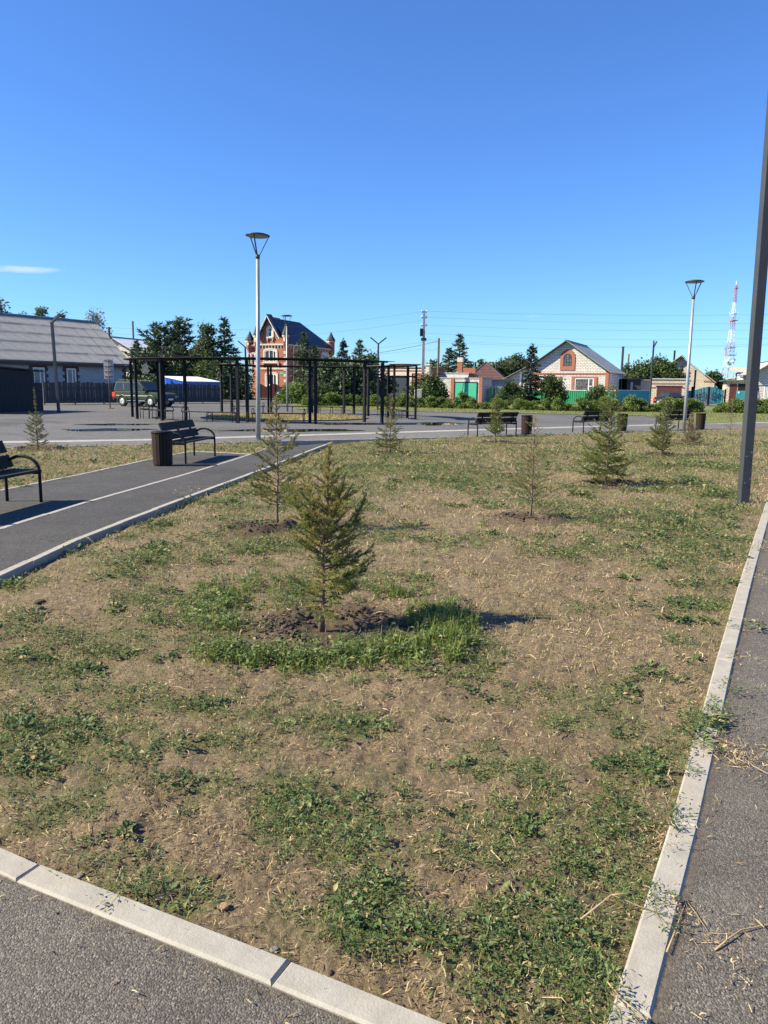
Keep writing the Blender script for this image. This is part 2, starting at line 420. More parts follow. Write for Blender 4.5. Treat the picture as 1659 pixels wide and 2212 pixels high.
# lawn soil
t = NT('lawn_soil'); v = t.obj()
g, wet = t.attr('g'), t.attr('w')
soil = t.ramp(t.noise(14, 8, .75, v), [(.25, (.058,.043,.029)), (.5, (.128,.095,.062)), (.75, (.22,.168,.11))])
soil = t.mix(t.ramp(t.noise(.9, 5, .6, v), [(.35, (0,0,0)), (.7, (.5,)*3)]), soil, (.22,.172,.105))
lit = t.math('MULTIPLY', t.ramp(t.noise(75, 6, .75, v, .8), [(.5, (0,0,0)), (.62, (1,1,1))]), t.ramp(t.noise(3.2, 5, .65, v), [(.3, (.25,)*3), (.65, (.85,)*3)]))
c = t.mix(lit, soil, (.42,.32,.185))
grn = t.math('MULTIPLY', t.ramp(t.noise(40, 6, .75, v, .5), [(.4, (0,0,0)), (.58, (1,1,1))]), g, True)
c = t.mix(grn, c, (.085,.105,.036))
c = t.mix(wet, c, t.ramp(t.noise(25, 6, .75, v), [(.3, (.032,.023,.016)), (.7, (.085,.062,.044))]))
h = t.math('ADD', t.noise(35, 8, .75, v), t.math('MULTIPLY', t.noise(160, 4, .7, v), .5))
t.principled(c, .95, 0, t.bump(h, 1.0, .014), .2); M['lawn'] = t.mat
def flat_grass(name, a, b, c_, sc=9):
    t = NT(name); v = t.obj()
    c = t.ramp(t.noise(sc, 8, .75, v), [(.3, a), (.5, b), (.72, c_)])
    c = t.mix(t.ramp(t.noise(.35, 5, .6, v), [(.4, (0,0,0)), (.7, (.55,)*3)]), c, c_)
    t.principled(c, .95, 0, t.bump(t.noise(30, 6, .75, v), 1.0, .03), .2); return t.mat
M['verge'] = flat_grass('verge_grass', (.06,.085,.028), (.125,.14,.05), (.24,.2,.1))
M['dry_lawn'] = flat_grass('dry_grass', (.11,.1,.045), (.2,.165,.085), (.3,.235,.125))
M['ground'] = flat_grass('far_ground', (.08,.085,.04), (.16,.145,.08), (.24,.2,.12), 1.5)

# ------------------------------------------------------------------ noise
def vnoise(x, y, seed=0):
    xi, yi = np.floor(x), np.floor(y); fx, fy = x-xi, y-yi
    fx = fx*fx*(3-2*fx); fy = fy*fy*(3-2*fy)
    def h(a, b):
        s = np.sin(a*127.1 + b*311.7 + seed*74.7)*43758.5453
        return s - np.floor(s)
    return (h(xi,yi)*(1-fx)+h(xi+1,yi)*fx)*(1-fy) + (h(xi,yi+1)*(1-fx)+h(xi+1,yi+1)*fx)*fy
def fbm(x, y, seed=0, oct=4):
    s = 0; a = .5; tot = 0
    for i in range(oct):
        s = s + a*vnoise(x*2**i, y*2**i, seed+i*17); tot += a; a *= .55
    return s/tot
def inside(P, x, y):
    r = np.zeros(x.shape, bool); n = len(P)
    for i in range(n):
        x0, y0 = P[i]; x1, y1 = P[(i+1) % n]
        if y0 == y1: continue
        c = ((y0 > y) != (y1 > y)) & (x < (x1-x0)*(y-y0)/(y1-y0)+x0)
        r ^= c
    return r
def dist_line(L, x, y):
    best = np.full(x.shape, 1e9)
    for (x0, y0), (x1, y1) in zip(L[:-1], L[1:]):
        dx, dy = x1-x0, y1-y0
        t = np.clip(((x-x0)*dx+(y-y0)*dy)/(dx*dx+dy*dy), 0, 1)
        best = np.minimum(best, np.hypot(x-x0-t*dx, y-y0-t*dy))
    return best
def g2(vx, vy):
    p = G(vx, vy); return (p.x, p.y)
def extend(L, a=0, b=0):
    L = [Vector(p) for p in L]
    out = list(L)
    if a: out = [L[0] + (L[0]-L[1]).normalized()*a] + out
    if b: out = out + [L[-1] + (L[-1]-L[-2]).normalized()*b]
    return [(p.x, p.y) for p in out]

# ------------------------------------------------------------------ ground lines (centre lines of the kerbs)
front_k = extend([g2(-30,1842), g2(50,1878), g2(295,1982), g2(570,2085), g2(870,2208)], 2.2, .52)
right_k = extend([g2(1357,2212), g2(1430,1960), g2(1500,1700), g2(1560,1450), g2(1613,1250), g2(1649,1130)], .55, 26)
path_rk = extend([g2(0,1243), g2(180,1160), g2(400,1076), g2(560,1017), g2(716,956)], 4.5, 0)
path_mk = extend([g2(0,1140), g2(180,1085), g2(430,1015), g2(530,984), g2(582,966)], 5, 0)
pock_lk = extend([g2(0,1058), g2(145,1030), g2(330,990), g2(412,974)], 6, 0)
pock_bk = [g2(412,974), g2(470,976), g2(540,980)]
walk_up = extend([g2(0,952), g2(330,947), g2(600,939), g2(1250,920), g2(1600,912)], 16, 26)
walk_lo = extend([g2(0,966), g2(330,958.5), g2(582,952.5), g2(1000,943), g2(1250,935.5), g2(1520,926), g2(1659,920)], 14, 24)

def poly_sheet(name, pts, z, mat, kind='structure'):
    from mathutils.geometry import tessellate_polygon
    co = [Vector((x, y, z)) for x, y in pts]
    tri = []
    for a, b, c in tessellate_polygon([co]):
        ar = (co[b]-co[a]).cross(co[c]-co[a]).z
        if abs(ar) > 1e-6: tri.append((a, b, c) if ar > 0 else (a, c, b))
    me = bpy.data.meshes.new(name); me.from_pydata([tuple(c) for c in co], [], tri); me.materials.append(mat)
    o = bpy.data.objects.new(name, me); link(o); o['kind'] = kind; return o

mb = MB(); R = 4000
mb.add([(-R,-R,-.15),(R,-R,-.15),(R,R,-.15),(-R,R,-.15)], [(0,1,2,3)])
tag(mb.build('ground', M['ground']), kind='structure')
# asphalt sheets
poly_sheet('front_footpath', front_k + [(.9,-.6),(.9,-6),(-7,-6),(-7,front_k[0][1])], -.009, M['asphalt_near'])
poly_sheet('right_footpath', right_k + [(right_k[-1][0]+4, right_k[-1][1]-4),(6.5,-6),(.905,-6),(.905,.2)], -.009, M['asphalt_near'])
lk_all = pock_lk + pock_bk[1:] + [path_mk[-1]]
poly_sheet('left_footpath', path_rk + [path_mk[-1]] + [(x,y) for x,y in reversed(pock_bk)][0:] + list(reversed(pock_lk))[1:], -.012, M['asphalt_path'])
poly_sheet('plaza', walk_up + [(46,62),(46,68),(-9,90),(-40,92),(-60,60),(-60,12)], -.03, M['asphalt_plaza'])
poly_sheet('pavement', walk_up + list(reversed(walk_lo)), -.024, M['asphalt_walk'])
verge_pts = [g2(640,884), g2(830,888), g2(1000,890), g2(1200,894), g2(1390,897.5), g2(1440,905), g2(1462,916.5)]
wu = [p for p in walk_up if p[0] > verge_pts[-1][0]]
poly_sheet('verge', verge_pts + wu + [(70,80),(70,93),(0,90),(-10,80)], -.004, M['verge'])
poly_sheet('street', [(-70,88),(-10,84),(0,93),(75,91.5),(90,140),(-70,140)], -.014, M['dirt_road'])
gl = [Vector(p) for p in walk_up]; gin = []
for i, p in enumerate(gl):
    d = (gl[min(i+1, len(gl)-1)]-gl[max(i-1, 0)]).normalized(); gin.append((p.x-d.y*-.62, p.y+d.x*-.62))
M['gutter'] = pmat('worn_concrete_strip', (.33,.315,.29), .85, .2, 2.5, dirt=(.2,.19,.175), dirt_amt=.6)
poly_sheet('gutter_strip', walk_up + list(reversed(gin)), -.019, M['gutter'])
# kerb stones
def box_mesh(name, L, W, H, mat, bev=.006):
    bm = bmesh.new(); bmesh.ops.create_cube(bm, size=1.0)
    for v_ in bm.verts: v_.co.x *= L; v_.co.y *= W; v_.co.z = v_.co.z*H - H/2
    bmesh.ops.bevel(bm, geom=[e for e in bm.edges if max(v_.co.z for v_ in e.verts) > -1e-4 and min(v_.co.z for v_ in e.verts) > -1e-4], offset=bev, segments=1, affect='EDGES')
    me = bpy.data.meshes.new(name); bm.to_mesh(me); bm.free(); me.materials.append(mat); return me
KM = box_mesh('kerb_stone', .992, .085, .22, M['kerb'])
KMN = box_mesh('kerb_stone', .9965, .098, .22, M['kerb'], .008)
rnd = random.Random(5)
def kerb(name, line, z, mesh=KM, jit=.004, start=0.0):
    root = bpy.data.objects.new(name, None); link(root); root['kind'] = 'structure'
    pts = [Vector(p) for p in line]
    seg = [(pts[i+1]-pts[i]).length for i in range(len(pts)-1)]; tot = sum(seg)
    def pos(s):
        for i, l_ in enumerate(seg):
            if s <= l_ or i == len(seg)-1: return pts[i] + (pts[i+1]-pts[i])*(s/l_)
            s -= l_
    s = -start
    while s < tot - .15:
        a, b = pos(max(s, 0)), pos(min(s+1.0, tot)); m = (a+b)/2; d = b-a
        if d.length > .05:
            part('kerb_stone', mesh, root, (m.x, m.y, z + rnd.uniform(-jit, jit)), (rnd.uniform(-.008,.008), rnd.uniform(-.004,.004), math.atan2(d.y, d.x)), (d.length, 1, 1))
        s += 1.0
kerb('front_kerb', front_k, .004, KMN, .002, .58)
kerb('right_kerb', right_k, .004, KMN, .0025, .4)
kerb('path_kerb', path_rk, .012)
kerb('path_middle_kerb', path_mk, -.006, KM, .002)
kerb('bench_pocket_kerb', pock_lk, -.004, KM, .002)
kerb('bench_pocket_back_kerb', pock_bk, -.005, KM, .002)
kerb('pavement_upper_kerb', walk_up, -.014, KM, .001)
kerb('pavement_lower_kerb', walk_lo, -.01, KM, .002)
# soil and dust washed onto the asphalt along the near kerbs
t = NT('kerb_dust'); v = t.obj()
c = t.ramp(t.noise(30, 6, .7, v), [(.3, (.12,.098,.074)), (.7, (.21,.175,.13))])
p_ = t.principled(c, .95, 0, t.bump(t.noise(120, 4, .7, v), .8, .004), .2)
a_ = t.math('MULTIPLY', t.math('SUBTRACT', t.math('ADD', t.attr('e'), t.math('MULTIPLY', t.noise(16, 7, .75, v), 1.7)), 1.38), 1.3, True)
tr_ = t.n('BsdfTransparent'); mx = t.n('MixShader'); t.l(a_, mx.inputs[0]); t.l(tr_.outputs[0], mx.inputs[1]); t.l(p_.outputs[0], mx.inputs[2]); t.l(mx.outputs[0], t.out.inputs['Surface']); M['kerb_dust'] = t.mat
def dust_strip(name, line, width):
    L = [Vector(p) for p in line]; V, E_, F = [], [], []
    for i, p in enumerate(L):
        d = (L[min(i+1, len(L)-1)]-L[max(i-1, 0)]).normalized(); n = Vector((d.y, -d.x))
        for k, f in enumerate((.03, width*.4, width)): V.append((p.x+n.x*f, p.y+n.y*f, -.005)); E_.append((1, .55, 0)[k])
        if i: b = 3*(i-1); F += [(b, b+1, b+4, b+3), (b+1, b+2, b+5, b+4)]
    tag(np_obj(name, V, F, M['kerb_dust'], None, {'e': E_}), kind='structure')
dust_strip('kerb_soil', front_k, .16); dust_strip('kerb_soil', right_k[:9], .22)
# ring island of dry grass and puddles
RC = (-5.25, 40.3)
isl = [(RC[0]+4.3*math.cos(a)*(1+.03*math.sin(3*a)), RC[1]+4.2*math.sin(a)) for a in np.linspace(0, 2*math.pi, 40)[:-1]]
mb = MB(); mb.slab(isl, -.1, .03); tag(mb.build('grass_island', M['dry_lawn']), kind='structure')
rnd = random.Random(11)
def puddle(vx0, vx1, vy0, vy1, seed, z=-.026):
    r_ = random.Random(seed); pts = []
    ph = [r_.uniform(0, 6.3) for _ in range(4)]
    cx_, cy_, rx, ry = (vx0+vx1)/2, (vy0+vy1)/2, (vx1-vx0)/2, (vy1-vy0)/2
    c0 = G(cx_, cy_); e = G(vx1, cy_); nr = G(cx_, vy1); fr = G(cx_, vy0)
    for i in range(48):
        a = 2*math.pi*i/48; k = 1 + .16*math.sin(2*a+ph[0]) + .13*math.sin(5*a+ph[1]) + .07*math.sin(9*a+ph[2])
        x = math.cos(a)*k; y = math.sin(a)*k
        p = c0 + (e-c0)*x + (fr-c0 if y > 0 else c0-nr)*y
        pts.append((p.x, p.y))
    return poly_sheet('puddle', pts, z, M['water'])
puddle(180, 325, 913.5, 917.5, 1); puddle(140, 330, 924, 929.5, 2); puddle(515, 760, 924.5, 931.5, 3)
puddle(695, 830, 912.5, 916.5, 4); puddle(890, 1000, 913, 917.5, 5)

# ------------------------------------------------------------------ lawn
SAP = dict(T1=(695,1345), T2=(600,1139), T3=(842.6,977), T4=(1145.4,1115.5), T5=(1309,1042.6), T6=(1069.7,956.4),
           T7=(1429.5,980.6), T8=(1489.5,959.6), T9=(1576.5,938.5), T10=(81.9,968.5))
SAPG = {k: g2(*v_) for k, v_ in SAP.items()}
main_poly = front_k + right_k[1:] + list(reversed([p for p in walk_lo if path_rk[-1][0] < p[0]])) + list(reversed(path_rk))
left_poly = pock_lk + pock_bk[1:] + [path_mk[-1]] + list(reversed([p for p in walk_lo if p[0] < path_mk[-1][0]]))
edge_lines = [front_k, right_k, path_rk, walk_lo, pock_lk, pock_bk, path_mk]
RINGS = [('T1', .72, .032, .75), ('T2', .55, .09, .9), ('T3', .6, .05, .85), ('T4', .52, .06, .9), ('T5', .62, .07, .9), ('T6', .6, .06, .85), ('T7', .7, .06, .8), ('T8', .7, .06, .7), ('T10', .7, .08, .6)]
GREEN = [(230,1640,170,60,1),(80,1560,130,55,1),(650,1700,110,60,1.1),(740,1775,110,50,1.1),(1130,1640,160,40,1),(1180,1720,140,50,.8),
 (1110,1800,100,55,1),(800,1985,160,50,1.2),(1130,1960,170,50,1),(1260,2060,110,60,1.1),(1180,2000,140,50,1),(250,1918,110,34,1),(180,1740,110,40,.9),(610,1545,90,35,.8),
 (800,1530,120,38,.9),(130,1420,140,45,.8),(330,1335,90,30,.6),(470,1290,110,40,1),(300,1205,150,26,.8),(600,1175,120,18,.8),(1260,1500,120,30,.6),(1370,1185,170,45,1),
 (1500,1150,130,55,1),(900,1010,170,24,.9),(970,1190,60,14,.8),(1550,1300,50,25,.8),(1480,1590,90,50,.8),(350,1865,80,35,.8),(1060,1030,120,20,.7),(1300,1100,150,25,.6),(1500,1060,120,30,.7),
 (30,1350,60,30,.6),(820,970,140,10,.8),(450,1600,150,35,.7),(1420,1890,60,60,.8),(760,1910,80,30,.5),(1350,1780,80,40,.7),(1450,1000,150,25,.6),(1250,980,150,16,.5),(1400,2050,40,80,.6),(700,1560,130,32,.8),(1100,1560,140,30,.7),(400,1520,150,32,.7),(1020,1440,110,20,.5),(650,1490,120,16,.6),(200,1480,140,28,.7),(1350,1430,80,24,.5),(60,1680,80,50,.8),(500,1690,90,30,.6)]
BARE = [(540,1450,150,22,.6),(900,1480,120,24,.7),(850,1590,80,20,.8),(1000,1690,120,35,1),(530,1855,130,45,1.2),(830,2090,140,45,1.3),(590,1925,130,30,1),(320,1733,80,25,1),(90,1830,120,35,1),
 (950,1870,90,28,.9),(1250,1385,150,40,1),(1150,1240,230,45,1),(1000,1120,170,25,.9),(430,1230,100,20,.7),(100,1290,110,22,.8),(720,1335,140,28,1.2),(1240,1600,100,20,.6),(1250,1030,80,8,.8),(150,1500,60,12,.5),(660,1610,40,14,.5),(930,2150,150,40,.8),(430,2000,120,30,.7),(1000,1900,120,24,.8),(720,1870,90,24,.7),(900,1760,70,30,.6)]
def prep(L):
    out = []
    for vx, vy, rx, ry, k in L:
        c0 = G(vx, vy); out.append((c0.x, c0.y, (G(vx+rx, vy)-c0).length*.86, (G(vx, vy-ry)-G(vx, vy+ry)).length/2*.86, k))
    return out
GREEN, BARE = prep(GREEN), prep(BARE)
def patches(L, x, y):
    s = np.zeros(x.shape)
    for cx_, cy_, rx, ry, k in L: s += k*np.exp(-(((x-cx_)/rx)**2 + ((y-cy_)/ry)**2)*1.1)
    return s
def green_map(x, y):
    n1 = fbm(x*1.1+3, y*1.1, 3, 4); n2 = fbm(x*3.1, y*3.1+9, 8, 4); n3 = fbm(x*7, y*7, 21, 3)
    far = np.clip((np.hypot(x, y)-9)/9, 0, 1)*.22
    d = (n1-.5)*.9 + (n2-.5)*1.9 + (n3-.5)*1.9 + .22 + far*.7 + .75*np.minimum(patches(GREEN, x, y), 1.2) - 1.25*np.minimum(patches(BARE, x, y), 1.3)
    return np.clip(d, 0, 1)
def ring_h(x, y):
    h = np.zeros(x.shape); w = np.zeros(x.shape)
    for k, rr, hh, ww in RINGS:
        cx_, cy_ = SAPG[k]; dx, dy = x-cx_, y-cy_
        if k == 'T1': cx_ += .12; dx = x-cx_; dy = (y-cy_)*1.25
        if k == 'T2': dx = dx+.25
        d = np.hypot(dx, dy); a = np.arctan2(dy, dx)
        nn = .6 + .8*fbm(x*6+cx_, y*6, 31, 3)
        r0 = rr*(.62 + .12*np.sin(a*2+cx_*5))
        h += hh*np.exp(-((d-r0)/(rr*.18))**2)*nn*np.clip(.75+.5*np.sin(a+cy_), .15, 1.2) - .03*np.exp(-(d/(r0*.7))**2)
        w = np.maximum(w, ww*np.clip(1.25 - d/(rr*(.8+.35*fbm(x*5, y*5+cx_, 77, 3))), 0, 1)**.6*(d < rr*1.4))
    return h, np.clip(w, 0, 1)
def lawn_z(x, y):
    h, w = ring_h(x, y)
    near = np.clip(1.6 - np.hypot(x, y)/14, .35, 1)
    z = -.03 + .05*(fbm(x*.9, y*.9, 5, 3)-.5) + .035*(fbm(x*4, y*4, 6, 4)-.5)*near + .03*(fbm(x*15, y*15, 9, 3)-.5)*near + .016*(fbm(x*42, y*42, 19, 2)-.5)*np.clip(1.8-np.hypot(x, y)/4, 0, 1) + h
    dl = dist_line(path_rk, x, y); z -= .03*np.exp(-(dl/.5)**2)
    for L in edge_lines:
        d = dist_line(L, x, y); lim = -.012 + .35*np.maximum(d-.05, 0)
        z = np.minimum(z, lim)
    return z
NR, NA = 760, 640
rr = np.exp(np.linspace(math.log(.75), math.log(62), NR)); aa = np.radians(np.linspace(-62, 62, NA))
RR, AA = np.meshgrid(rr, aa, indexing='ij'); X, Y = RR*np.sin(AA), RR*np.cos(AA)
inm = inside(main_poly, X.ravel(), Y.ravel()).reshape(X.shape); inl = inside(left_poly, X.ravel(), Y.ravel()).reshape(X.shape)
Zl = lawn_z(X.ravel(), Y.ravel()).reshape(X.shape)
gm = green_map(X.ravel(), Y.ravel()).reshape(X.shape); _, wet_ = ring_h(X.ravel(), Y.ravel()); wet_ = wet_.reshape(X.shape)
def lawn_part(name, mask):
    m = mask.copy()
    keep = m[:-1,:-1] | m[1:,:-1] | m[:-1,1:] | m[1:,1:]
    Zz = np.where(m, Zl, np.minimum(Zl, -.06))
    idx = np.arange(NR*NA).reshape(NR, NA)
    F = np.stack([idx[:-1,:-1], idx[:-1,1:], idx[1:,1:], idx[1:,:-1]], -1)[keep]
    used = np.unique(F); remap = np.zeros(NR*NA, np.int64); remap[used] = np.arange(len(used))
    V = np.stack([X.ravel(), Y.ravel(), Zz.ravel()], -1)[used]
    o = np_obj(name, V, remap[F], M['lawn'], None, {'g': gm.ravel()[used], 'w': wet_.ravel()[used]}, True)
    o['kind'] = 'structure'; return o
lawn_part('lawn', inm); lawn_part('left_lawn', inl)

# ---- leaves, blades, straw
rng = np.random.default_rng(7)
def nrm(a): return a/np.maximum(np.linalg.norm(a, axis=-1, keepdims=True), 1e-9)
def leaf_arrays(p, d, up, l, w, droop=.0):
    """diamond leaves: two triangles each"""
    side = nrm(np.cross(d, up)); n = len(p)
    l = l[:, None]; w = w[:, None]; nn = nrm(np.cross(side, d))
    a = p; b = p + d*l*.45 + side*w*.5 + nn*w*.18; c = p + d*l - nn*l*droop; e = p + d*l*.45 - side*w*.5 + nn*w*.18
    V = np.stack([a, b, c, e], 1).reshape(-1, 3)
    i = np.arange(n)[:, None]*4
    F = np.concatenate([i + np.array([[0,1,2]]), i + np.array([[0,2,3]])], 0)
    return V, F
def sliver_arrays(p, d, side, l, w):
    """thin triangles"""
    n = len(p); V = np.stack([p - side*w[:,None]*.5, p + side*w[:,None]*.5, p + d*l[:,None]], 1).reshape(-1, 3)
    return V, np.arange(n*3).reshape(-1, 3)
def sample_lawn(n, r0, r1, a0=-48, a1=48, power=0.0, poly=None):
    """positions with density ~ r**(power-1) spread over the lawn"""
    u = rng.random(n)
    if abs(power+1) < 1e-6: r = r0*(r1/r0)**u
    else: r = (r0**(power+1) + u*(r1**(power+1)-r0**(power+1)))**(1/(power+1))
    a = np.radians(rng.uniform(a0, a1, n)); x, y = r*np.sin(a), r*np.cos(a)
    k = inside(main_poly, x, y) | inside(left_poly, x, y)
    return x[k], y[k]
def hvec(n): 
    a = rng.uniform(0, 2*np.pi, n); return np.stack([np.cos(a), np.sin(a), np.zeros(n)], -1)

def weeds():
    x, y = sample_lawn(30000, 1.2, 34)
    g = green_map(x, y); _, w = ring_h(x, y)
    keep = rng.random(len(x)) < np.clip(.05+g*1.0, 0, 1)**1.35*(1-.8*w); x, y, g = x[keep], y[keep], g[keep]
    kd = np.minimum(np.minimum(dist_line(right_k, x, y), dist_line(front_k, x, y)), dist_line(path_rk, x, y)); kk = kd > rng.uniform(.06, .16, len(x)); x, y, g = x[kk], y[kk], g[kk]
    # explicit clumps creeping over the kerb
    ex = []
    for vx, vy, m in [(1520,1568,9),(1535,1548,6),(1490,1610,5),(1460,1660,3),(1545,1480,2),(1578,1350,2),(1430,1770,3),(1370,1920,3),(300,1908,5),(150,1868,2),(1290,2120,3)]:
        c0 = G(vx, vy)
        for _ in range(m): ex.append((c0.x+rng.normal(0,.045), c0.y+rng.normal(0,.06)))
    ex = np.array(ex); x = np.r_[x, ex[:,0]]; y = np.r_[y, ex[:,1]]; g = np.r_[g, np.full(len(ex), .8)]
    r = np.hypot(x, y); n = len(x)
    z = np.maximum(lawn_z(x, y), np.where(np.arange(n) >= n-len(ex), .004, -9))
    nl = np.clip((56 - r*2.2), 12, 52).astype(int)
    nl = (nl*rng.uniform(.5, 1.4, n)).astype(int)
    tot = nl.sum(); cid = np.repeat(np.arange(n), nl)
    far = np.clip(r/3.2, 1, 6)**.62
    kind = rng.random(n)                    # <.75 knotweed mats, otherwise broader leaved plants
    rad = .08*far*rng.uniform(.6, 1.4, n)*(0.6+.6*g)
    # leaves sit along prostrate stems
    nst = 9; sa = rng.uniform(0, 2*np.pi, (n, nst)); st = rng.integers(0, nst, tot)
    ang = sa[cid, st] + rng.normal(0, .13, tot)
    tpos = np.sqrt(rng.random(tot)); dist = rad[cid]*tpos*rng.uniform(.8, 1.2, tot)
    tall = rng.uniform(.3, 1.6, n)*(.6+.45*g)
    hh = (.006 + .032*(1.15-tpos*.5)*rng.random(tot)*tall[cid])*far[cid]**.8
    p = np.stack([x[cid]+np.cos(ang)*dist, y[cid]+np.sin(ang)*dist, z[cid]+hh], -1)
    la = ang + rng.normal(0, .9, tot)
    d = nrm(np.stack([np.cos(la), np.sin(la), rng.uniform(-.15, 1.0, tot)], -1))
    up = nrm(np.stack([rng.normal(0,.35,tot), rng.normal(0,.35,tot), np.ones(tot)], -1))
    l = rng.uniform(.009, .021, tot)*far[cid]*1.02*np.where(kind[cid] > .88, 1.6, 1); wd = l*np.where(kind[cid] > .88, .62, rng.uniform(.28, .5, tot))
    V, F = leaf_arrays(p, d, up, l, wd, .15)
    base = np.clip(rng.normal(.5, .17, n), .08, .85)
    c = np.clip(base[cid] + rng.normal(0, .17, tot) + (rng.random(tot) < .06)*.5, 0, 1)
    o = np_obj('ground_cover_weeds', V, F, M['weed'], None, {'c': np.repeat(c, 4)})
    tag(o, 'patchy green knotweed creeping over the dry lawn', 'weeds', kind='stuff')
    # thin stems
    k = rng.random((n, nst)) < np.clip(1.2 - r/7, 0, .8)[:, None]; ii, jj = np.nonzero(k); m = len(ii)
    a = sa[ii, jj]; L = rad[ii]*rng.uniform(.8, 1.3, m)
    d = nrm(np.stack([np.cos(a), np.sin(a), rng.uniform(.05, .3, m)], -1))
    p = np.stack([x[ii], y[ii], z[ii]+.004], -1); sd = nrm(np.cross(d, np.array([0,0,1.])))
    V, F = sliver_arrays(p, d, sd, L, np.full(m, .0028))
    o = np_obj('weed_stems', V, F, M['weed'], None, {'c': np.repeat(np.clip(rng.normal(.75, .15, m), 0, 1), 3)})
    tag(o, 'thin trailing stems of the lawn weeds', 'weeds', kind='stuff')
weeds()

def straw():
    x, y = sample_lawn(420000, 1.2, 32); g = green_map(x, y); _, w = ring_h(x, y)
    nz = fbm(x*2.3, y*2.3, 55, 4)
    keep = (rng.random(len(x)) < np.clip(.4 + 2.2*(nz-.42), .1, 1)*(1-.5*g)*(1-.85*w)) & (np.minimum(dist_line(right_k, x, y), dist_line(front_k, x, y)) > .06); x, y = x[keep], y[keep]
    # hay wisps that gathered on the kerb and the right path
    for vx, vy, m, s in [(1400,1800,260,.06),(1575,1622,320,.07),(1600,1640,150,.07),(1640,1180,120,.12),(1625,1240,90,.1),(1455,1960,90,.04),(1600,1420,60,.06),(1570,2045,80,.06),(1320,2190,120,.06),(300,1880,120,.08),(400,1060,60,.15),(210,1165,60,.15)]:
        c0 = G(vx, vy); x = np.r_[x, rng.normal(c0.x, s, m)]; y = np.r_[y, rng.normal(c0.y, s*1.3, m)]
    sx_ = rng.uniform(0, 1, 380); i0 = rng.integers(0, 6, 380); rk = np.array(right_k[:7]); q = rk[i0]*(1-sx_[:,None]) + rk[i0+1]*sx_[:,None]
    o_ = np.abs(rng.normal(0, .2, 380))+.07; x = np.r_[x, q[:,0]+o_*.87]; y = np.r_[y, q[:,1]-o_*.48]
    fk = np.array(front_k); i0 = rng.integers(0, len(fk)-1, 220); sx_ = rng.random(220)[:,None]; q = fk[i0]*(1-sx_)+fk[i0+1]*sx_; o_ = np.abs(rng.normal(0,.12,220))+.06; x = np.r_[x, q[:,0]-o_*.4]; y = np.r_[y, q[:,1]-o_*.9]
    n = len(x); r = np.hypot(x, y); z = lawn_z(x, y); far = np.clip(r/3, 1, 6)**.55
    off = ~(inside(main_poly, x, y) | inside(left_poly, x, y)); z = np.where(off, -.006, z)
    nearK = np.minimum(dist_line(right_k, x, y), dist_line(front_k, x, y)) < .05; z = np.where(nearK, .008, z)
    d = hvec(n); d[:, 2] = np.abs(rng.normal(0, .22, n)); stub = rng.random(n) < .3; d[stub, 2] += rng.uniform(.6, 2.2, stub.sum()); d = nrm(d)
    l = np.exp(rng.normal(-3.9, .5, n))*far; big = rng.random(n) < .012; l[big] *= 3.5; l[stub] *= .8; l = np.clip(l, .008, .22)
    wd = rng.uniform(.0016, .0042, n)*far; leafy = rng.random(n) < .14; wd[leafy] *= 1.7; l[leafy] *= .6
    p = np.stack([x, y, z+rng.uniform(.001, .012, n)], -1); sd = nrm(np.cross(d, nrm(np.stack([rng.normal(0,.5,n), rng.normal(0,.5,n), np.ones(n)], -1))))
    tip = p + d*l[:,None]; mid = p + d*(l*.5)[:,None] + np.stack([rng.normal(0,.12,n)*l, rng.normal(0,.12,n)*l, np.abs(rng.normal(0,.1,n))*l], -1)
    V = np.stack([p-sd*wd[:,None]*.4, p+sd*wd[:,None]*.4, mid+sd*wd[:,None]*.5, tip, mid-sd*wd[:,None]*.5], 1).reshape(-1,3)
    i = np.arange(n)[:,None]*5; F = np.concatenate([i+np.array([[0,1,2]]), i+np.array([[0,2,4]]), i+np.array([[4,2,3]])], 0)
    c = np.clip(rng.normal(.45, .24, n), 0, 1)
    o = np_obj('dry_straw', V, F, M['straw'], None, {'c': np.repeat(c, 5)})
    tag(o, 'pale mown straw and dead leaves littering the lawn', 'straw', kind='stuff')
straw()

def blades(name, label, x, y, h, w, cmean, mat, lean=.35, csd=.18):
    n = len(x); z = lawn_z(x, y); d0 = hvec(n); ln = rng.uniform(.05, lean, n)
    p = np.stack([x, y, z-.004], -1); up = np.array([0,0,1.])
    mid = p + (up*.55)*h[:,None] + d0*(h*ln*.35)[:,None]; tip = p + up*(h*(1-ln*.35))[:,None] + d0*(h*ln*1.2)[:,None]
    sd = nrm(np.cross(d0, up) + rng.normal(0,.6,(n,3))*np.array([1,1,0])); w = w[:,None]
    V = np.stack([p-sd*w*.4, p+sd*w*.4, mid+sd*w*.5, mid-sd*w*.5, tip], 1).reshape(-1,3)
    i = np.arange(n)[:,None]*5; F = np.concatenate([i+np.array([[0,1,2]]), i+np.array([[0,2,3]]), i+np.array([[3,2,4]])], 0)
    c = np.clip(rng.normal(cmean, csd, n), 0, 1)
    return tag(np_obj(name, V, F, mat, None, {'c': np.repeat(c, 5)}), label, 'grass', kind='stuff')
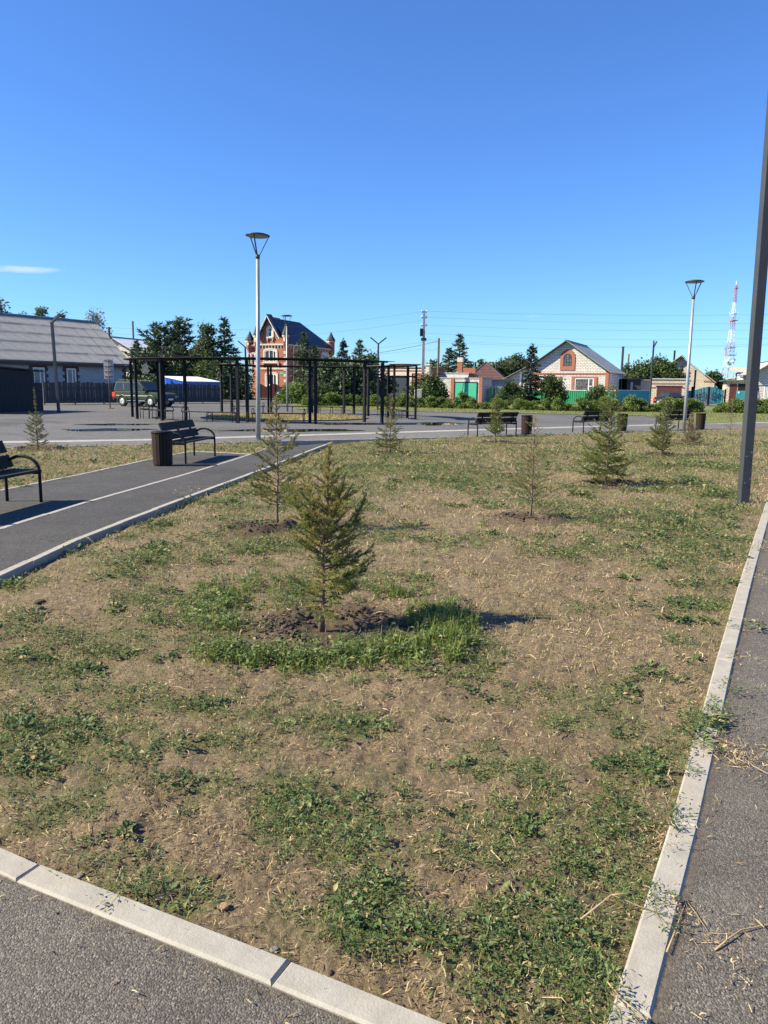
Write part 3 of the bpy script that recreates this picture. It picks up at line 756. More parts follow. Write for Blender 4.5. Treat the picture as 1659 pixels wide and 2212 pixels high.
def ring_grass():
    xs, ys, hs = [], [], []
    for vx, vy, sx, sy, m, h in [(470,1405,45,14,900,.1),(560,1412,50,14,1100,.1),(660,1418,50,14,1200,.105),(770,1412,55,16,1600,.115),(870,1400,50,18,1700,.13),(960,1378,38,24,1900,.15),(985,1340,26,20,1300,.16),(930,1325,32,16,1000,.14),
        (470,1345,34,14,700,.1),(440,1310,34,18,700,.1),(505,1285,40,14,700,.1),(470,1265,45,12,500,.09),(560,1255,45,12,500,.1),(640,1262,40,10,400,.09),(860,1275,45,12,600,.1),(760,1260,50,12,500,.1),(350,1330,40,12,250,.08),(640,1290,30,6,150,.08),
        (520,1185,50,9,500,.1),(590,1175,40,9,450,.1),(470,1150,22,6,200,.08),(1270,1122,25,5,150,.1),(650,1150,30,7,150,.09),(1050,1130,20,5,100,.08),(160,1168,30,8,150,.08),(300,1145,30,6,120,.07)]:
        c0 = G(vx, vy); ax = (G(vx+sx, vy)-c0).length; ay = (G(vx, vy-sy)-c0).length
        m = int(m*.48); tx, ty = rng.normal(c0.x, ax*.75, m//11+1), rng.normal(c0.y, ay*.8, m//11+1); k = rng.integers(0, len(tx), m)
        xs.append(tx[k]+rng.normal(0,.016,m)); ys.append(ty[k]+rng.normal(0,.016,m)); hs.append(h*rng.uniform(.3,1.2,m)*rng.uniform(.55,1.15,len(tx))[k])
    x, y, h = map(np.concatenate, (xs, ys, hs))
    blades('lush_grass', 'lush bright green grass ringing the watered saplings', x, y, h, rng.uniform(.003,.006,len(x)), .55, M['grass'], .7, .22)
    # broad leaved weeds between
    n = 5200; k = rng.integers(0, len(x), n); px, py = x[k]+rng.normal(0,.03,n), y[k]+rng.normal(0,.03,n)
    d = hvec(n); d[:,2] = rng.uniform(-.1,.7,n); d = nrm(d)
    p = np.stack([px, py, lawn_z(px,py)+rng.uniform(.01,.08,n)], -1); up = nrm(np.stack([rng.normal(0,.4,n), rng.normal(0,.4,n), np.ones(n)],-1))
    l = rng.uniform(.018,.042,n); V, F = leaf_arrays(p, d, up, l, l*.55, .2)
    tag(np_obj('broad_weeds', V, F, M['weed'], None, {'c': np.repeat(np.clip(rng.normal(.66,.14,n),0,1),4)}), 'broad leaved weeds among the lush sapling grass', 'weeds', kind='stuff')
    # short scattered blades, green and half dry, all over the lawn
    x, y = sample_lawn(330000, 1.3, 38); g = green_map(x, y); _, w = ring_h(x, y)
    keep = rng.random(len(x)) < np.clip(.16+.6*g+1.2*np.clip(fbm(x*1.7,y*1.7,91,3)-.45,0,1), 0, 1)*(1-.9*w); x, y = x[keep], y[keep]
    far = np.clip(np.hypot(x,y)/3.2, 1, 7)
    blades('lawn_grass', 'short half dry grass scattered over the lawn', x, y, rng.uniform(.014,.045,len(x))*far**.35, rng.uniform(.002,.0042,len(x))*far**.7, .84, M['grass'], .9, .22)
ring_grass()

def clods():
    bm = bmesh.new(); bmesh.ops.create_icosphere(bm, subdivisions=1, radius=1)
    BV = np.array([v_.co for v_ in bm.verts]); BF = np.array([[v_.index for v_ in f.verts] for f in bm.faces]); bm.free()
    P, S = [], []
    for k, rr_, hh, ww in RINGS:
        cx_, cy_ = SAPG[k]; m = int(620 if k == 'T1' else 340)
        if k == 'T2': cx_ -= .25
        a = rng.uniform(0, 2*np.pi, m); a = np.where(rng.random(m) < .55, rng.normal(math.pi, .9, m), a)
        if k == 'T1': cx_ += .12
        d = rr_*(.62+rng.normal(0,.13,m)); P.append(np.stack([cx_+np.cos(a)*d, cy_+np.sin(a)*d*(.8 if k == 'T1' else 1)], -1)); S.append(np.exp(rng.normal(-4.85,.5,m)))
    m = 1500; x, y = sample_lawn(m, 1.3, 9); P.append(np.stack([x,y],-1)); S.append(np.exp(rng.normal(-5.3,.35,len(x))))
    P = np.concatenate(P); S = np.concatenate(S); n = len(P); z = lawn_z(P[:,0], P[:,1])
    V = BV[None]*(1+rng.normal(0,.3,(n,len(BV),1)))*S[:,None,None]*np.stack([rng.uniform(.8,1.4,n),rng.uniform(.8,1.4,n),rng.uniform(.5,.9,n)],-1)[:,None,:]
    V = V + np.stack([P[:,0],P[:,1],z+S*.2],-1)[:,None,:]
    F = (BF[None]+(np.arange(n)*len(BV))[:,None,None]).reshape(-1,3)
    tag(np_obj('soil_clods', V.reshape(-1,3), F, M['clod'], None), 'dark crumbly soil clods heaped around the saplings', 'soil', kind='stuff')
clods()

def verge_grass():
    n = 26000; x = rng.uniform(-9, 46, n); y = rng.uniform(44, 70, n)
    P = verge_pts + wu + [(70,80),(70,93),(0,90),(-10,80)]; k = inside(P, x, y); x, y = x[k], y[k]
    a = rng.uniform(0,2*np.pi,7000); r_ = 4.2*np.sqrt(rng.random(7000)); n1 = len(x)
    x = np.r_[x, RC[0]+r_*np.cos(a)]; y = np.r_[y, RC[1]+r_*np.sin(a)]; n = len(x)
    h = np.where(np.arange(n) < n1, rng.uniform(.04,.14,n), rng.uniform(.04,.16,n)); c = np.where(np.arange(n) < n1, rng.normal(.6,.25,n), rng.normal(.97,.1,n))
    d = nrm(hvec(n)*.5+np.array([0,0,1.])); sd = nrm(np.cross(d, hvec(n))); p = np.stack([x,y,np.where(np.arange(n) < n1, -.005, .028)],-1)
    V, F = sliver_arrays(p, d, sd, h, np.full(n,.035))
    tag(np_obj('far_grass', V, F, M['grass'], None, {'c': np.repeat(np.clip(c,0,1),3)}), 'rough grass of the verge and of the dry ring island', 'grass', kind='stuff')
verge_grass()

# ------------------------------------------------------------------ conifers
def spruce(seed, H, R, bare=.12, nwh=14, per=6, need=.018, nw=.0016, dens=650, sub=.045, fill=1.0, elev=(10, 55), asym=None, tr=.016, wobble=.01, cbase=.35, tipdry=.0, sub_len=.34, twin=None, extra=(), droop=0.0, wn=5, lean=(0,0), shape=.8):
    """returns wood MB and needle arrays (V, F, c)"""
    r_ = random.Random(seed); rg = np.random.default_rng(seed); wood = MB()
    tops = [(0, 0, H)] + ([twin] if twin else [])
    tp = [Vector((r_.uniform(-wobble, wobble)*(i > 0)+lean[0]*(i/8)**1.3, r_.uniform(-wobble, wobble)*(i > 0)+lean[1]*(i/8)**1.3, H*i/8)) for i in range(9)]
    wood.tube(tp, [tr*(1-.86*i/8)*(1.25 if i == 0 else 1) for i in range(9)], 7)
    def trunk(h):
        t_ = max(0, min(7.999, h/H*8)); i = int(t_); return tp[i].lerp(tp[i+1], t_-i)
    segs = []   # (p0, p1, c)
    def shoot(p0, p1, c, rad):
        segs.append((p0, p1, c))
        if rad: wood.tube([p0, p1], [rad, rad*.4], 3, caps=False)
    def branch(base, az, el, L, c, thick):
        n = 5; pts = [base]; e = el
        for i in range(n):
            e2 = e + math.radians(r_.uniform(-8, 8)) + math.radians(10*i/n)*(1 if droop == 0 else 0) - droop*(1 if i < 3 else -.8)
            a2 = az + r_.uniform(-.12, .12)
            d = Vector((math.cos(a2)*math.cos(e2), math.sin(a2)*math.cos(e2), math.sin(e2)))
            pts.append(pts[-1] + d*(L/n)); e = e2
        wood.tube(pts, [thick*(1-.75*i/n) for i in range(n+1)], 4, caps=False)
        for i in range(1, n): 
            if r_.random() < fill: segs.append((pts[i], pts[i+1], c + r_.uniform(-.05,.1) + (tipdry if i == n-1 else 0)))
        m = max(2, int(L/sub))
        for k in range(m):
            if r_.random() > fill: continue
            t_ = .2 + .78*(k+r_.random()*.6)/m; q = min(n-1, int(t_*n)); p = pts[q].lerp(pts[q+1], t_*n-q)
            bd = (pts[q+1]-pts[q]).normalized(); sd = bd.cross(Vector((0,0,1)))
            if sd.length < .1: sd = Vector((1,0,0))
            sd.normalize(); s_ = (1 if k % 2 else -1)
            dr = (bd*.8 + sd*s_*r_.uniform(.5, 1.0) + Vector((0,0,r_.uniform(-.25,.3)-droop*.8))).normalized()
            sl = sub_len*L*(1-t_*.65)*r_.uniform(.5, 1.15) + sub*.4
            p1 = p + dr*sl
            shoot(p, p1, c + r_.uniform(-.12,.18), thick*.3)
            if sl > sub*2.2:
                for j in range(int(sl/(sub*.9))):
                    if r_.random() > fill: continue
                    u_ = r_.uniform(.25,.95); q0 = p.lerp(p1, u_); d2 = (dr + Vector((r_.uniform(-.8,.8), r_.uniform(-.8,.8), r_.uniform(-.5,.3)))).normalized()
                    shoot(q0, q0+d2*sl*r_.uniform(.2,.45), c + r_.uniform(-.1,.2), 0)
    for w_ in range(nwh):
        t_ = (w_+r_.uniform(-.25,.25))/nwh; t_ = max(0, min(.97, t_)); h = H*(bare + (1-bare)*t_)
        np_ = max(2, int(per*(1-.45*t_)+r_.uniform(-1,1))); a0 = r_.uniform(0, 6.28)
        for k in range(np_):
            az = a0 + 6.283*k/np_ + r_.uniform(-.35,.35)
            L = R*((1-t_)**shape*.95+.06)*r_.choice((r_.uniform(.35,.8), r_.uniform(.75,1.2)))*(asym(az, t_) if asym else 1)
            if L < .02*R: continue
            el = math.radians(elev[0] + (elev[1]-elev[0])*t_ + r_.uniform(-10,10))
            branch(trunk(h + r_.uniform(-.02,.02)*H), az, el, L, cbase + r_.uniform(-.1,.12) + (.12*t_), tr*.34*(1-.6*t_))
    for (h, az, el, L, c) in extra: branch(trunk(h), az, math.radians(el), L, c, tr*.3)
    # leader shoots
    for h0 in np.linspace(.72, .97, 6): segs.append((trunk(H*h0), trunk(H*(h0+.05)), cbase+.2+tipdry))
    if not segs: return wood, None
    P0 = np.array([s_[0] for s_ in segs]); P1 = np.array([s_[1] for s_ in segs]); Cc = np.array([s_[2] for s_ in segs])
    Ls = np.linalg.norm(P1-P0, axis=1); nn = np.maximum(3, (Ls*dens).astype(int)); k = np.repeat(np.arange(len(segs)), nn); n = len(k)
    t_ = rg.random(n)[:,None]; p = P0[k]*(1-t_) + P1[k]*t_; bd = nrm(P1-P0)[k]
    rd = nrm(rg.normal(0,1,(n,3)) + np.array([0,0,.25])); rd = nrm(rd - bd*(rd*bd).sum(1,keepdims=True))
    d = nrm(bd*rg.uniform(.35,1.0,(n,1)) + rd*rg.uniform(.5,.95,(n,1)))
    sd = nrm(np.cross(d, rg.normal(0,1,(n,3))))
    V, F = sliver_arrays(p, d, sd, need*rg.uniform(.6,1.2,n), nw*rg.uniform(.8,1.3,n))
    c = np.repeat(np.clip(Cc[k]+rg.normal(0,.08,n), 0, 1), 3)
    return wood, (V, F, c)

def put_tree(name, label, cat, loc, res, wood_m, leaf_m, group=None, rz=0):
    t_ = thing(name, label, cat, loc, rz, group)
    res[0].build('trunk', wood_m, t_, True, fix=False)
    if res[1] is not None: np_obj('crown', res[1][0], res[1][1], leaf_m, t_, {'c': res[1][2]})
    return t_
def sap(k, label, mat, dz=-.03, **kw):
    x, y = SAPG[k]; z = float(lawn_z(np.array([x]), np.array([y]))[0]) - .01
    return put_tree('spruce_sapling', label, 'spruce sapling', (x, y, z), spruce(**kw), M['bark'], mat, 'newly planted saplings on the lawn')
def asym1(az, t_):
    cx_ = math.cos(az)
    if t_ < .3: return 1.05 if cx_ > -.1 else .38
    if t_ < .6: return .95 if cx_ > -.2 else 1.0
    return .8 if t_ < .68 else .26
sap('T1', 'bushy green spruce sapling ringed by lush grass, its brown leader tips bare', M['needle'], seed=3, H=1.32, R=.31, bare=.16, shape=.24, nwh=25, per=8, lean=(.05,0), need=.022, nw=.0038, dens=600, sub=.034, sub_len=.5, fill=.88, elev=(2,70), asym=asym1, tr=.021, cbase=.62, tipdry=.3,
    extra=[(.26, math.pi*.97, 28, .3, .55), (.95, .5, 84, .3, .8), (.7, 2.9, 66, .5, .75), (.7, .3, 60, .42, .6), (.58, .1, 32, .46, .5), (.8, 1.2, 80, .42, .6), (.62, 3.4, 55, .46, .6), (.5, 2.6, 60, .4, .6), (.85, 4.6, 80, .34, .7), (.45, .2, 20, .4, .4), (.35, -.3, 10, .38, .35), (.3, .4, 5, .36, .35)])
sap('T2', 'tall thin yellowing spruce sapling beside a dark soil heap near the path kerb', M['needle_yel'], seed=8, H=1.5, R=.46, bare=.18, nwh=16, per=6, need=.024, nw=.0046, dens=620, sub=.05, sub_len=.5, fill=.78, elev=(12,48), tr=.017, cbase=.45, tipdry=.35)
sap('T3', 'slim pale green spruce sapling in front of the ring pergola', M['needle_yel'], seed=12, H=1.52, R=.42, shape=.62, bare=.12, nwh=17, per=7, need=.03, nw=.0075, dens=330, sub=.055, sub_len=.5, fill=.82, elev=(8,40), tr=.018, cbase=.3)
sap('T4', 'nearly bare spruce sapling with a straight trunk in a round soil basin', M['needle_yel'], seed=15, H=1.38, R=.4, bare=.2, nwh=17, per=6, need=.022, nw=.0045, dens=300, sub=.06, sub_len=.5, fill=.6, elev=(18,40), tr=.017, cbase=.5, tipdry=.3)
sap('T5', 'fullest cone shaped green spruce sapling with dug soil at its foot', M['needle'], seed=21, H=1.8, R=.5, shape=.62, bare=.12, nwh=20, per=8, need=.027, nw=.006, dens=430, sub=.05, sub_len=.5, fill=.9, elev=(5,42), tr=.022, cbase=.38)
sap('T6', 'upright bushy spruce sapling in front of a bench back', M['needle'], seed=26, H=1.48, R=.4, shape=.62, bare=.2, nwh=17, per=8, need=.032, nw=.008, dens=330, sub=.06, sub_len=.5, fill=.9, elev=(20,68), tr=.02, cbase=.45)
sap('T7', 'wide loose spruce sapling with olive needles left of the galvanised lamp post', M['needle_yel'], seed=33, H=1.47, R=.5, shape=.62, bare=.1, nwh=16, per=8, need=.032, nw=.0075, dens=300, sub=.06, sub_len=.5, fill=.85, elev=(22,55), tr=.02, cbase=.25)
sap('T8', 'short brown withered spruce sapling at the foot of the galvanised lamp post', M['needle_dry'], seed=37, H=1.06, R=.42, bare=.08, nwh=14, per=8, need=.032, nw=.0075, dens=240, sub=.06, sub_len=.5, fill=.8, elev=(20,58), tr=.017, cbase=.4)
sap('T9', 'thin dried out sapling stick with sparse brown twigs beside the tall grey pole', M['needle_dry'], seed=41, H=1.5, R=.3, bare=.15, nwh=13, per=4, need=.032, nw=.007, dens=130, sub=.09, sub_len=.5, fill=.6, elev=(25,45), tr=.02, cbase=.5)
sap('T10', 'spruce sapling with a long bare leader on the grass strip behind the benches', M['needle_yel'], seed=44, H=1.58, R=.32, bare=.1, nwh=16, per=8, need=.03, nw=.0075, dens=330, sub=.055, sub_len=.5, fill=.88, elev=(15,45), tr=.018, cbase=.35, asym=lambda a, t_: 1.1 if t_ < .55 else .22)

# far conifers and broadleaves (meshes shared between copies)
def far_spruce_mesh(seed, H, R, mat, **kw):
    a = dict(bare=.06, nwh=20, per=9, need=.36, nw=.14, dens=22, sub=.36, fill=.92, elev=(-6,30), tr=.16, wobble=.05, cbase=.35, droop=.09, sub_len=.3); a.update(kw)
    w_, n_ = spruce(seed, H, R, **a)
    return w_.mesh('trunk', M['bark_far'], True, False), np_mesh('crown', n_[0], n_[1], mat, {'c': n_[2]})
def leaf_cloud(seed, blobs, n, size, sx=1.0, droop=0.0):
    rg = np.random.default_rng(seed); b = np.array(blobs); wts = b[:,3]**2*b[:,4]; k = rg.choice(len(b), n, p=wts/wts.sum())
    u = nrm(rg.normal(0,1,(n,3)))*(rg.random((n,1))**.42); p = b[k,:3] + u*np.stack([b[k,3],b[k,3],b[k,4]],-1)
    p += rg.normal(0,size*.6,(n,3)); d = nrm(rg.normal(0,1,(n,3)) + u*.8 - np.array([0,0,droop])); up = nrm(rg.normal(0,1,(n,3))+np.array([0,0,1.2]))
    l = size*rg.uniform(.6,1.4,n); V, F = leaf_arrays(p, d, up, l, l*.6, .2)
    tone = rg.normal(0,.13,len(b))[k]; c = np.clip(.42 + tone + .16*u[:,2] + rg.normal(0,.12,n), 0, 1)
    return V, F, np.repeat(c, 4)
def rand_blobs(seed, H, R, z0, n, shape='round'):
    r_ = random.Random(seed); out = []
    for i in range(n):
        t_ = r_.random(); z = z0 + (H-z0)*t_
        prof = {'round': math.sin(math.pi*min(1, .12+.88*t_))**.6, 'birch': (1-t_)**.55*.9+.1, 'bush': math.sqrt(max(0.02, 1-t_**2))}[shape]
        a = r_.uniform(0, 6.28); q = R*prof*math.sqrt(r_.random())*.85; s_ = R*r_.uniform(.16,.36)
        out.append((q*math.cos(a), q*math.sin(a), z - s_*.3, s_, s_*r_.uniform(.7,1.2)))
    return out
def wood_mesh(seed, H, R, mat, tr, z0):
    r_ = random.Random(seed); w_ = MB(); tp = [(r_.uniform(-.1,.1)*i*.3, r_.uniform(-.1,.1)*i*.3, H*.9*i/5) for i in range(6)]
    w_.tube(tp, [tr*(1-.85*i/5) for i in range(6)], 6)
    for k in range(9):
        i = r_.randint(1,4); p = Vector(tp[i]); a = r_.uniform(0,6.28); L = R*r_.uniform(.5,.9); 
        w_.tube([p, p+Vector((math.cos(a)*L*.5, math.sin(a)*L*.5, L*.35)), p+Vector((math.cos(a)*L, math.sin(a)*L, L*.75))], [tr*.4, tr*.25, tr*.08], 4)
    return w_.mesh('trunk', mat, True, False)
def shared_tree(name, label, cat, vx, Y, tw, cw, sc, group, rz, sz=None):
    p = at(vx, 850, Y); t_ = thing(name, label, cat, (p.x, p.y, -.02), rz, group); t_.scale = (sc, sc, sz or sc)
    part('trunk', tw, t_); part('crown', cw, t_); return t_
FS = [far_spruce_mesh(101, 8, 2.1, M['needle_far']), far_spruce_mesh(102, 8, 1.7, M['needle_blue']), far_spruce_mesh(103, 8, 3.1, M['needle_far'], nwh=15, fill=.8, elev=(15,62), droop=0.0, shape=.45)]
def far_spruce(label, vx, vytop, Y, kind, wide=1.0, rz=0, name='spruce_tree'):
    h = ztop(vx, vytop, Y); t_ = shared_tree(name, label, 'spruce', vx, Y, *FS[kind], h/8*wide, 'spruces around the houses', rz); t_.scale = (h/8*wide, h/8*wide, h/8); return t_
far_spruce('dark spruce with a sharp tip left of the brick house with turrets', Z2(395,0)[0], 686, 95, 0, 1.25, .3)
far_spruce('broad dark pine with several leaders behind the bronze roofed pergola', 388, 694, 97, 2, 1.7, 1.0, 'pine_tree')
far_spruce('dark pine next to the white roofed house, lower than its neighbour', 347, 703, 95, 2, 1.6, 2.2, 'pine_tree')
far_spruce('small spruce in front of the white metal roof', Z1(1130,0)[0], Z1(0,395)[1], 92, 0, 1.1, 2.0)
far_spruce('spruce hiding the shaded side wall of the brick house', Z2(1035,0)[0], Z2(0,330)[1], 86, 0, 1.2, .8)
far_spruce('lower spruce close behind the spruce at the brick house side', Z2(1120,0)[0], Z2(0,440)[1], 88, 0, 1.35, 2.8)
far_spruce('left of the two slim spruces beside the brick house', Z2(1350,0)[0], Z2(0,385)[1], 88, 1, 1.15, 1.7)
far_spruce('right of the two slim spruces beside the brick house', Z2(1480,0)[0], Z2(0,390)[1], 86, 0, 1.25, 4.1)
far_spruce('tall dark spruce behind the red chimney', ZR(392,0)[0], ZR(0,130)[1], 122, 0, 1.3, .5)
far_spruce('shorter spruce beside the tall one behind the red chimney', ZR(235,0)[0], ZR(0,330)[1], 118, 0, 1.45, 1.9)
far_spruce('blue green spruce standing before the white brick gable house', ZR(1430,0)[0], ZR(0,280)[1], 88, 1, 1.35, 3.1)
def bl_tree(name, label, seed, vx, vytop, Y, R, mat, wood, n=2600, size=.3, shape='round', z0=.2, nb=26, cat='tree', group='broadleaf trees', tr=.14, droop=0.0):
    p = at(vx, 850, Y); h = ztop(vx, vytop, Y); t_ = thing(name, label, cat, (p.x, p.y, -.02), 0, group)
    part('trunk', wood_mesh(seed, h, R, wood, tr, z0), t_)
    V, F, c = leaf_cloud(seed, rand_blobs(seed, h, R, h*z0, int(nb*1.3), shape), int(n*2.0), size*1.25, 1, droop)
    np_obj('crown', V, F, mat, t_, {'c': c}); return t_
B = M['leaf_birch']; Lf = M['leaf_far']
bl_tree('birch_tree', 'pale drooping birch between the pine and the sharp spruce', 201, Z2(245,0)[0], Z2(0,275)[1], 94, 2.3, B, M['birch_bark'], 4200, .24, 'birch', .1, 34, droop=.8)
bl_tree('birch_tree', 'thin greyish birch behind the right end of the slate roof', 202, Z1(790,0)[0], Z1(0,150)[1], 92, 2.6, M['leaf_bare'], M['birch_bark'], 1100, .2, 'birch', .35, 26)
bl_tree('birch_tree', 'leafy treetop above the slate ridge at the frame edge', 203, Z1(20,0)[0], Z1(0,85)[1], 80, 2.2, B, M['birch_bark'], 800, .24, 'round', .5, 26)
bl_tree('birch_tree', 'small twig of a treetop above the slate ridge', 204, Z1(212,0)[0], Z1(0,155)[1], 82, 1.0, B, M['birch_bark'], 500, .2, 'birch', .55, 12)
bl_tree('birch_tree', 'narrow birch top behind the forked lamp head', 205, Z1(375,0)[0], Z1(0,135)[1], 82, 1.2, B, M['birch_bark'], 900, .22, 'birch', .5, 16)
bl_tree('birch_tree', 'low birch top above the slate ridge right of the lamp', 206, Z1(535,0)[0], Z1(0,185)[1], 84, 1.5, B, M['birch_bark'], 900, .22, 'birch', .5, 16)
bl_tree('broadleaf_tree', 'bright green tree below the drooping birch, behind the blue shed', 207, Z2(270,0)[0], Z2(0,560)[1], 91, 3.0, Lf, M['bark_far'], 3000, .25, 'round', .1, 30)
bl_tree('broadleaf_tree', 'dark leafy tree at the wooden fence end', 208, Z2(450,0)[0], Z2(0,600)[1], 90, 3.6, M['needle_far'], M['bark_far'], 3600, .28, 'bush', .02, 34)
bl_tree('broadleaf_tree', 'broad green tree behind the green car', 209, 322, 765, 92, 4.4, M['needle_far'], M['bark_far'], 3600, .28, 'bush', .05, 34)
bl_tree('broadleaf_tree', 'dark green tree behind the pergola beneath the pines', 210, 385, 760, 93, 4.6, M['needle_far'], M['bark_far'], 4000, .28, 'bush', .05, 36)
bl_tree('broadleaf_tree', 'dark dense tree between the brick house and the slim spruces', 211, Z2(1230,0)[0], Z2(0,560)[1], 84, 3.6, M['needle_far'], M['bark_far'], 4000, .28, 'bush', .03, 36)
bl_tree('broadleaf_tree', 'dark dense tree beneath the two slim spruces', 212, Z2(1420,0)[0], Z2(0,590)[1], 83, 3.4, M['needle_far'], M['bark_far'], 4000, .28, 'bush', .03, 36)
bl_tree('broadleaf_tree', 'loose green tree left of the red brick garage', 213, Z3(140,0)[0], Z3(0,520)[1], 90, 2.6, Lf, M['bark_far'], 2600, .26, 'round', .08, 26)
bl_tree('broadleaf_tree', 'dark bush like tree beneath the loose green tree by the garage', 214, Z3(70,0)[0], Z3(0,620)[1], 84, 2.6, M['needle_far'], M['bark_far'], 2800, .26, 'bush', .03, 30)
bl_tree('birch_tree', 'rounded birch behind the brown hipped roof', 215, ZR(1040,0)[0], ZR(0,500)[1], 125, 3.2, B, M['birch_bark'], 2600, .32, 'round', .25, 26)
bl_tree('birch_tree', 'taller birch left of the white brick gable house', 216, ZR(1240,0)[0], ZR(0,470)[1], 128, 3.4, B, M['birch_bark'], 2600, .32, 'round', .25, 26)
bl_tree('broadleaf_tree', 'small treetop beside the thin chimney of the hipped roof', 217, ZR(700,0)[0], ZR(0,520)[1], 130, 2.0, Lf, M['bark_far'], 1200, .3, 'birch', .3, 18)
bl_tree('broadleaf_tree', 'low tree right of the hipped roof chimney', 218, ZR(880,0)[0], ZR(0,580)[1], 130, 2.2, Lf, M['bark_far'], 1500, .3, 'round', .2, 18)
bl_tree('broadleaf_tree', 'low tree behind the wooden utility pole', 219, Z3(640,0)[0], Z3(0,575)[1], 130, 3.4, Lf, M['bark_far'], 1800, .32, 'round', .2, 20)
bl_tree('broadleaf_tree', 'low dark trees edge beside the red parapet', 220, ZR(570,0)[0], ZR(0,580)[1], 128, 3.4, M['needle_far'], M['bark_far'], 1800, .32, 'bush', .1, 20)
bl_tree('broadleaf_tree', 'round dark tree behind the white garage, left one', 221, Z7(60,0)[0], Z7(0,450)[1], 112, 3.2, Lf, M['bark_far'], 2800, .3, 'round', .1, 28)
bl_tree('broadleaf_tree', 'tall round dark tree behind the white garage', 222, Z7(270,0)[0], Z7(0,395)[1], 112, 3.6, Lf, M['bark_far'], 3200, .3, 'round', .1, 30)
bl_tree('broadleaf_tree', 'dark tree touching the left slope of the tan gable', 223, Z7(410,0)[0], Z7(0,430)[1], 110, 2.8, Lf, M['bark_far'], 2600, .3, 'round', .1, 28)
bl_tree('broadleaf_tree', 'scrubby tree between the tan gable and the radio mast', 224, Z7(975,0)[0], Z7(0,545)[1], 125, 2.8, Lf, M['bark_far'], 1700, .3, 'round', .15, 20)
bl_tree('broadleaf_tree', 'leafy shrub tree at the right corner of the white brick house', 225, Z6(1400,0)[0], Z6(0,470)[1], 116, 3.0, Lf, M['bark_far'], 2600, .3, 'bush', .1, 26)
bl_tree('round_bush', 'big round bush in front of the red brick garage', 226, Z3(600,0)[0], Z3(0,700)[1], 84, 2.5, Lf, M['bark_far'], 3000, .22, 'bush', .03, 30, 'bush', 'bushes before the fences')
bl_tree('round_bush', 'dark bush left of the blue green spruce', 227, Z3(1280,0)[0], Z3(0,750)[1], 86, 1.9, Lf, M['bark_far'], 2200, .2, 'bush', .03, 24, 'bush', 'bushes before the fences')
bl_tree('round_bush', 'tall dark bush covering a window of the white brick house', 228, Z6(395,0)[0], Z6(0,600)[1], 87, 1.6, Lf, M['bark_far'], 2000, .2, 'round', .05, 22, 'bush', 'bushes before the fences')
bl_tree('round_bush', 'low bush at the junction of green and teal fence', 229, Z6(1010,0)[0], Z6(0,745)[1], 85, 1.7, Lf, M['bark_far'], 1800, .2, 'bush', .03, 22, 'bush', 'bushes before the fences')
bl_tree('round_bush', 'pale green rounded bush by the dark gate of the brick house', 230, Z2(955,0)[0], Z2(0,780)[1], 74, 2.1, M['leaf_hedge'], M['bark_far'], 2600, .18, 'bush', .03, 28, 'bush', 'bushes before the fences')
bl_tree('round_bush', 'bush between the pale green bush and the hedge', 231, Z2(1150,0)[0], Z2(0,780)[1], 78, 2.4, Lf, M['bark_far'], 2600, .18, 'bush', .03, 28, 'bush', 'bushes before the fences')

# hedge: single shrubs in a row
HM = []
for i in range(5):
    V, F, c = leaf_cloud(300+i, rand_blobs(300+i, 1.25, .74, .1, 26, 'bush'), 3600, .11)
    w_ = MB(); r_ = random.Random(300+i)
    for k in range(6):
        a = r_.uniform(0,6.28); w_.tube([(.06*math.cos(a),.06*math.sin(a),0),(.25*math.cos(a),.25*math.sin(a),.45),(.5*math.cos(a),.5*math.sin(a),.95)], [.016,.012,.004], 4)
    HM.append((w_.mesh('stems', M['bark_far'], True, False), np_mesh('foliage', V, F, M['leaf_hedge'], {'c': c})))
hl = [g2(660,876), g2(760,877), g2(880,879.5), g2(1060,884), g2(1240,888), g2(1400,889.5), g2(1600,892), g2(1720,895)]
hv = [Vector(p) for p in hl]; r_ = random.Random(77); s_ = 0; i = 0
tot = sum((hv[k+1]-hv[k]).length for k in range(len(hv)-1))
def hpos(s):
    for k in range(len(hv)-1):
        l_ = (hv[k+1]-hv[k]).length
        if s <= l_ or k == len(hv)-2: return hv[k]+(hv[k+1]-hv[k])*(s/l_)
        s -= l_
while s_ < tot:
    p = hpos(s_); step = r_.choice((r_.uniform(.6,.9), r_.uniform(.8,1.3)))
    vpx = 829.5 + p.x/p.y*1618
    if not (1508 < vpx < 1540):
        tw, cw = HM[i % 5]; k = r_.uniform(.72, 1.25)
        t_ = thing('hedge_shrub', 'light green leafy shrub in the clipped hedge row along the verge', 'shrub', (p.x, p.y+r_.uniform(-.2,.2), -.01), r_.uniform(0,6.28), 'shrubs of the verge hedge')
        t_.scale = (k, k, k*r_.uniform(.62,.86)); part('stems', tw, t_); part('foliage', cw, t_)
    s_ += step; i += r_.randint(1,4)

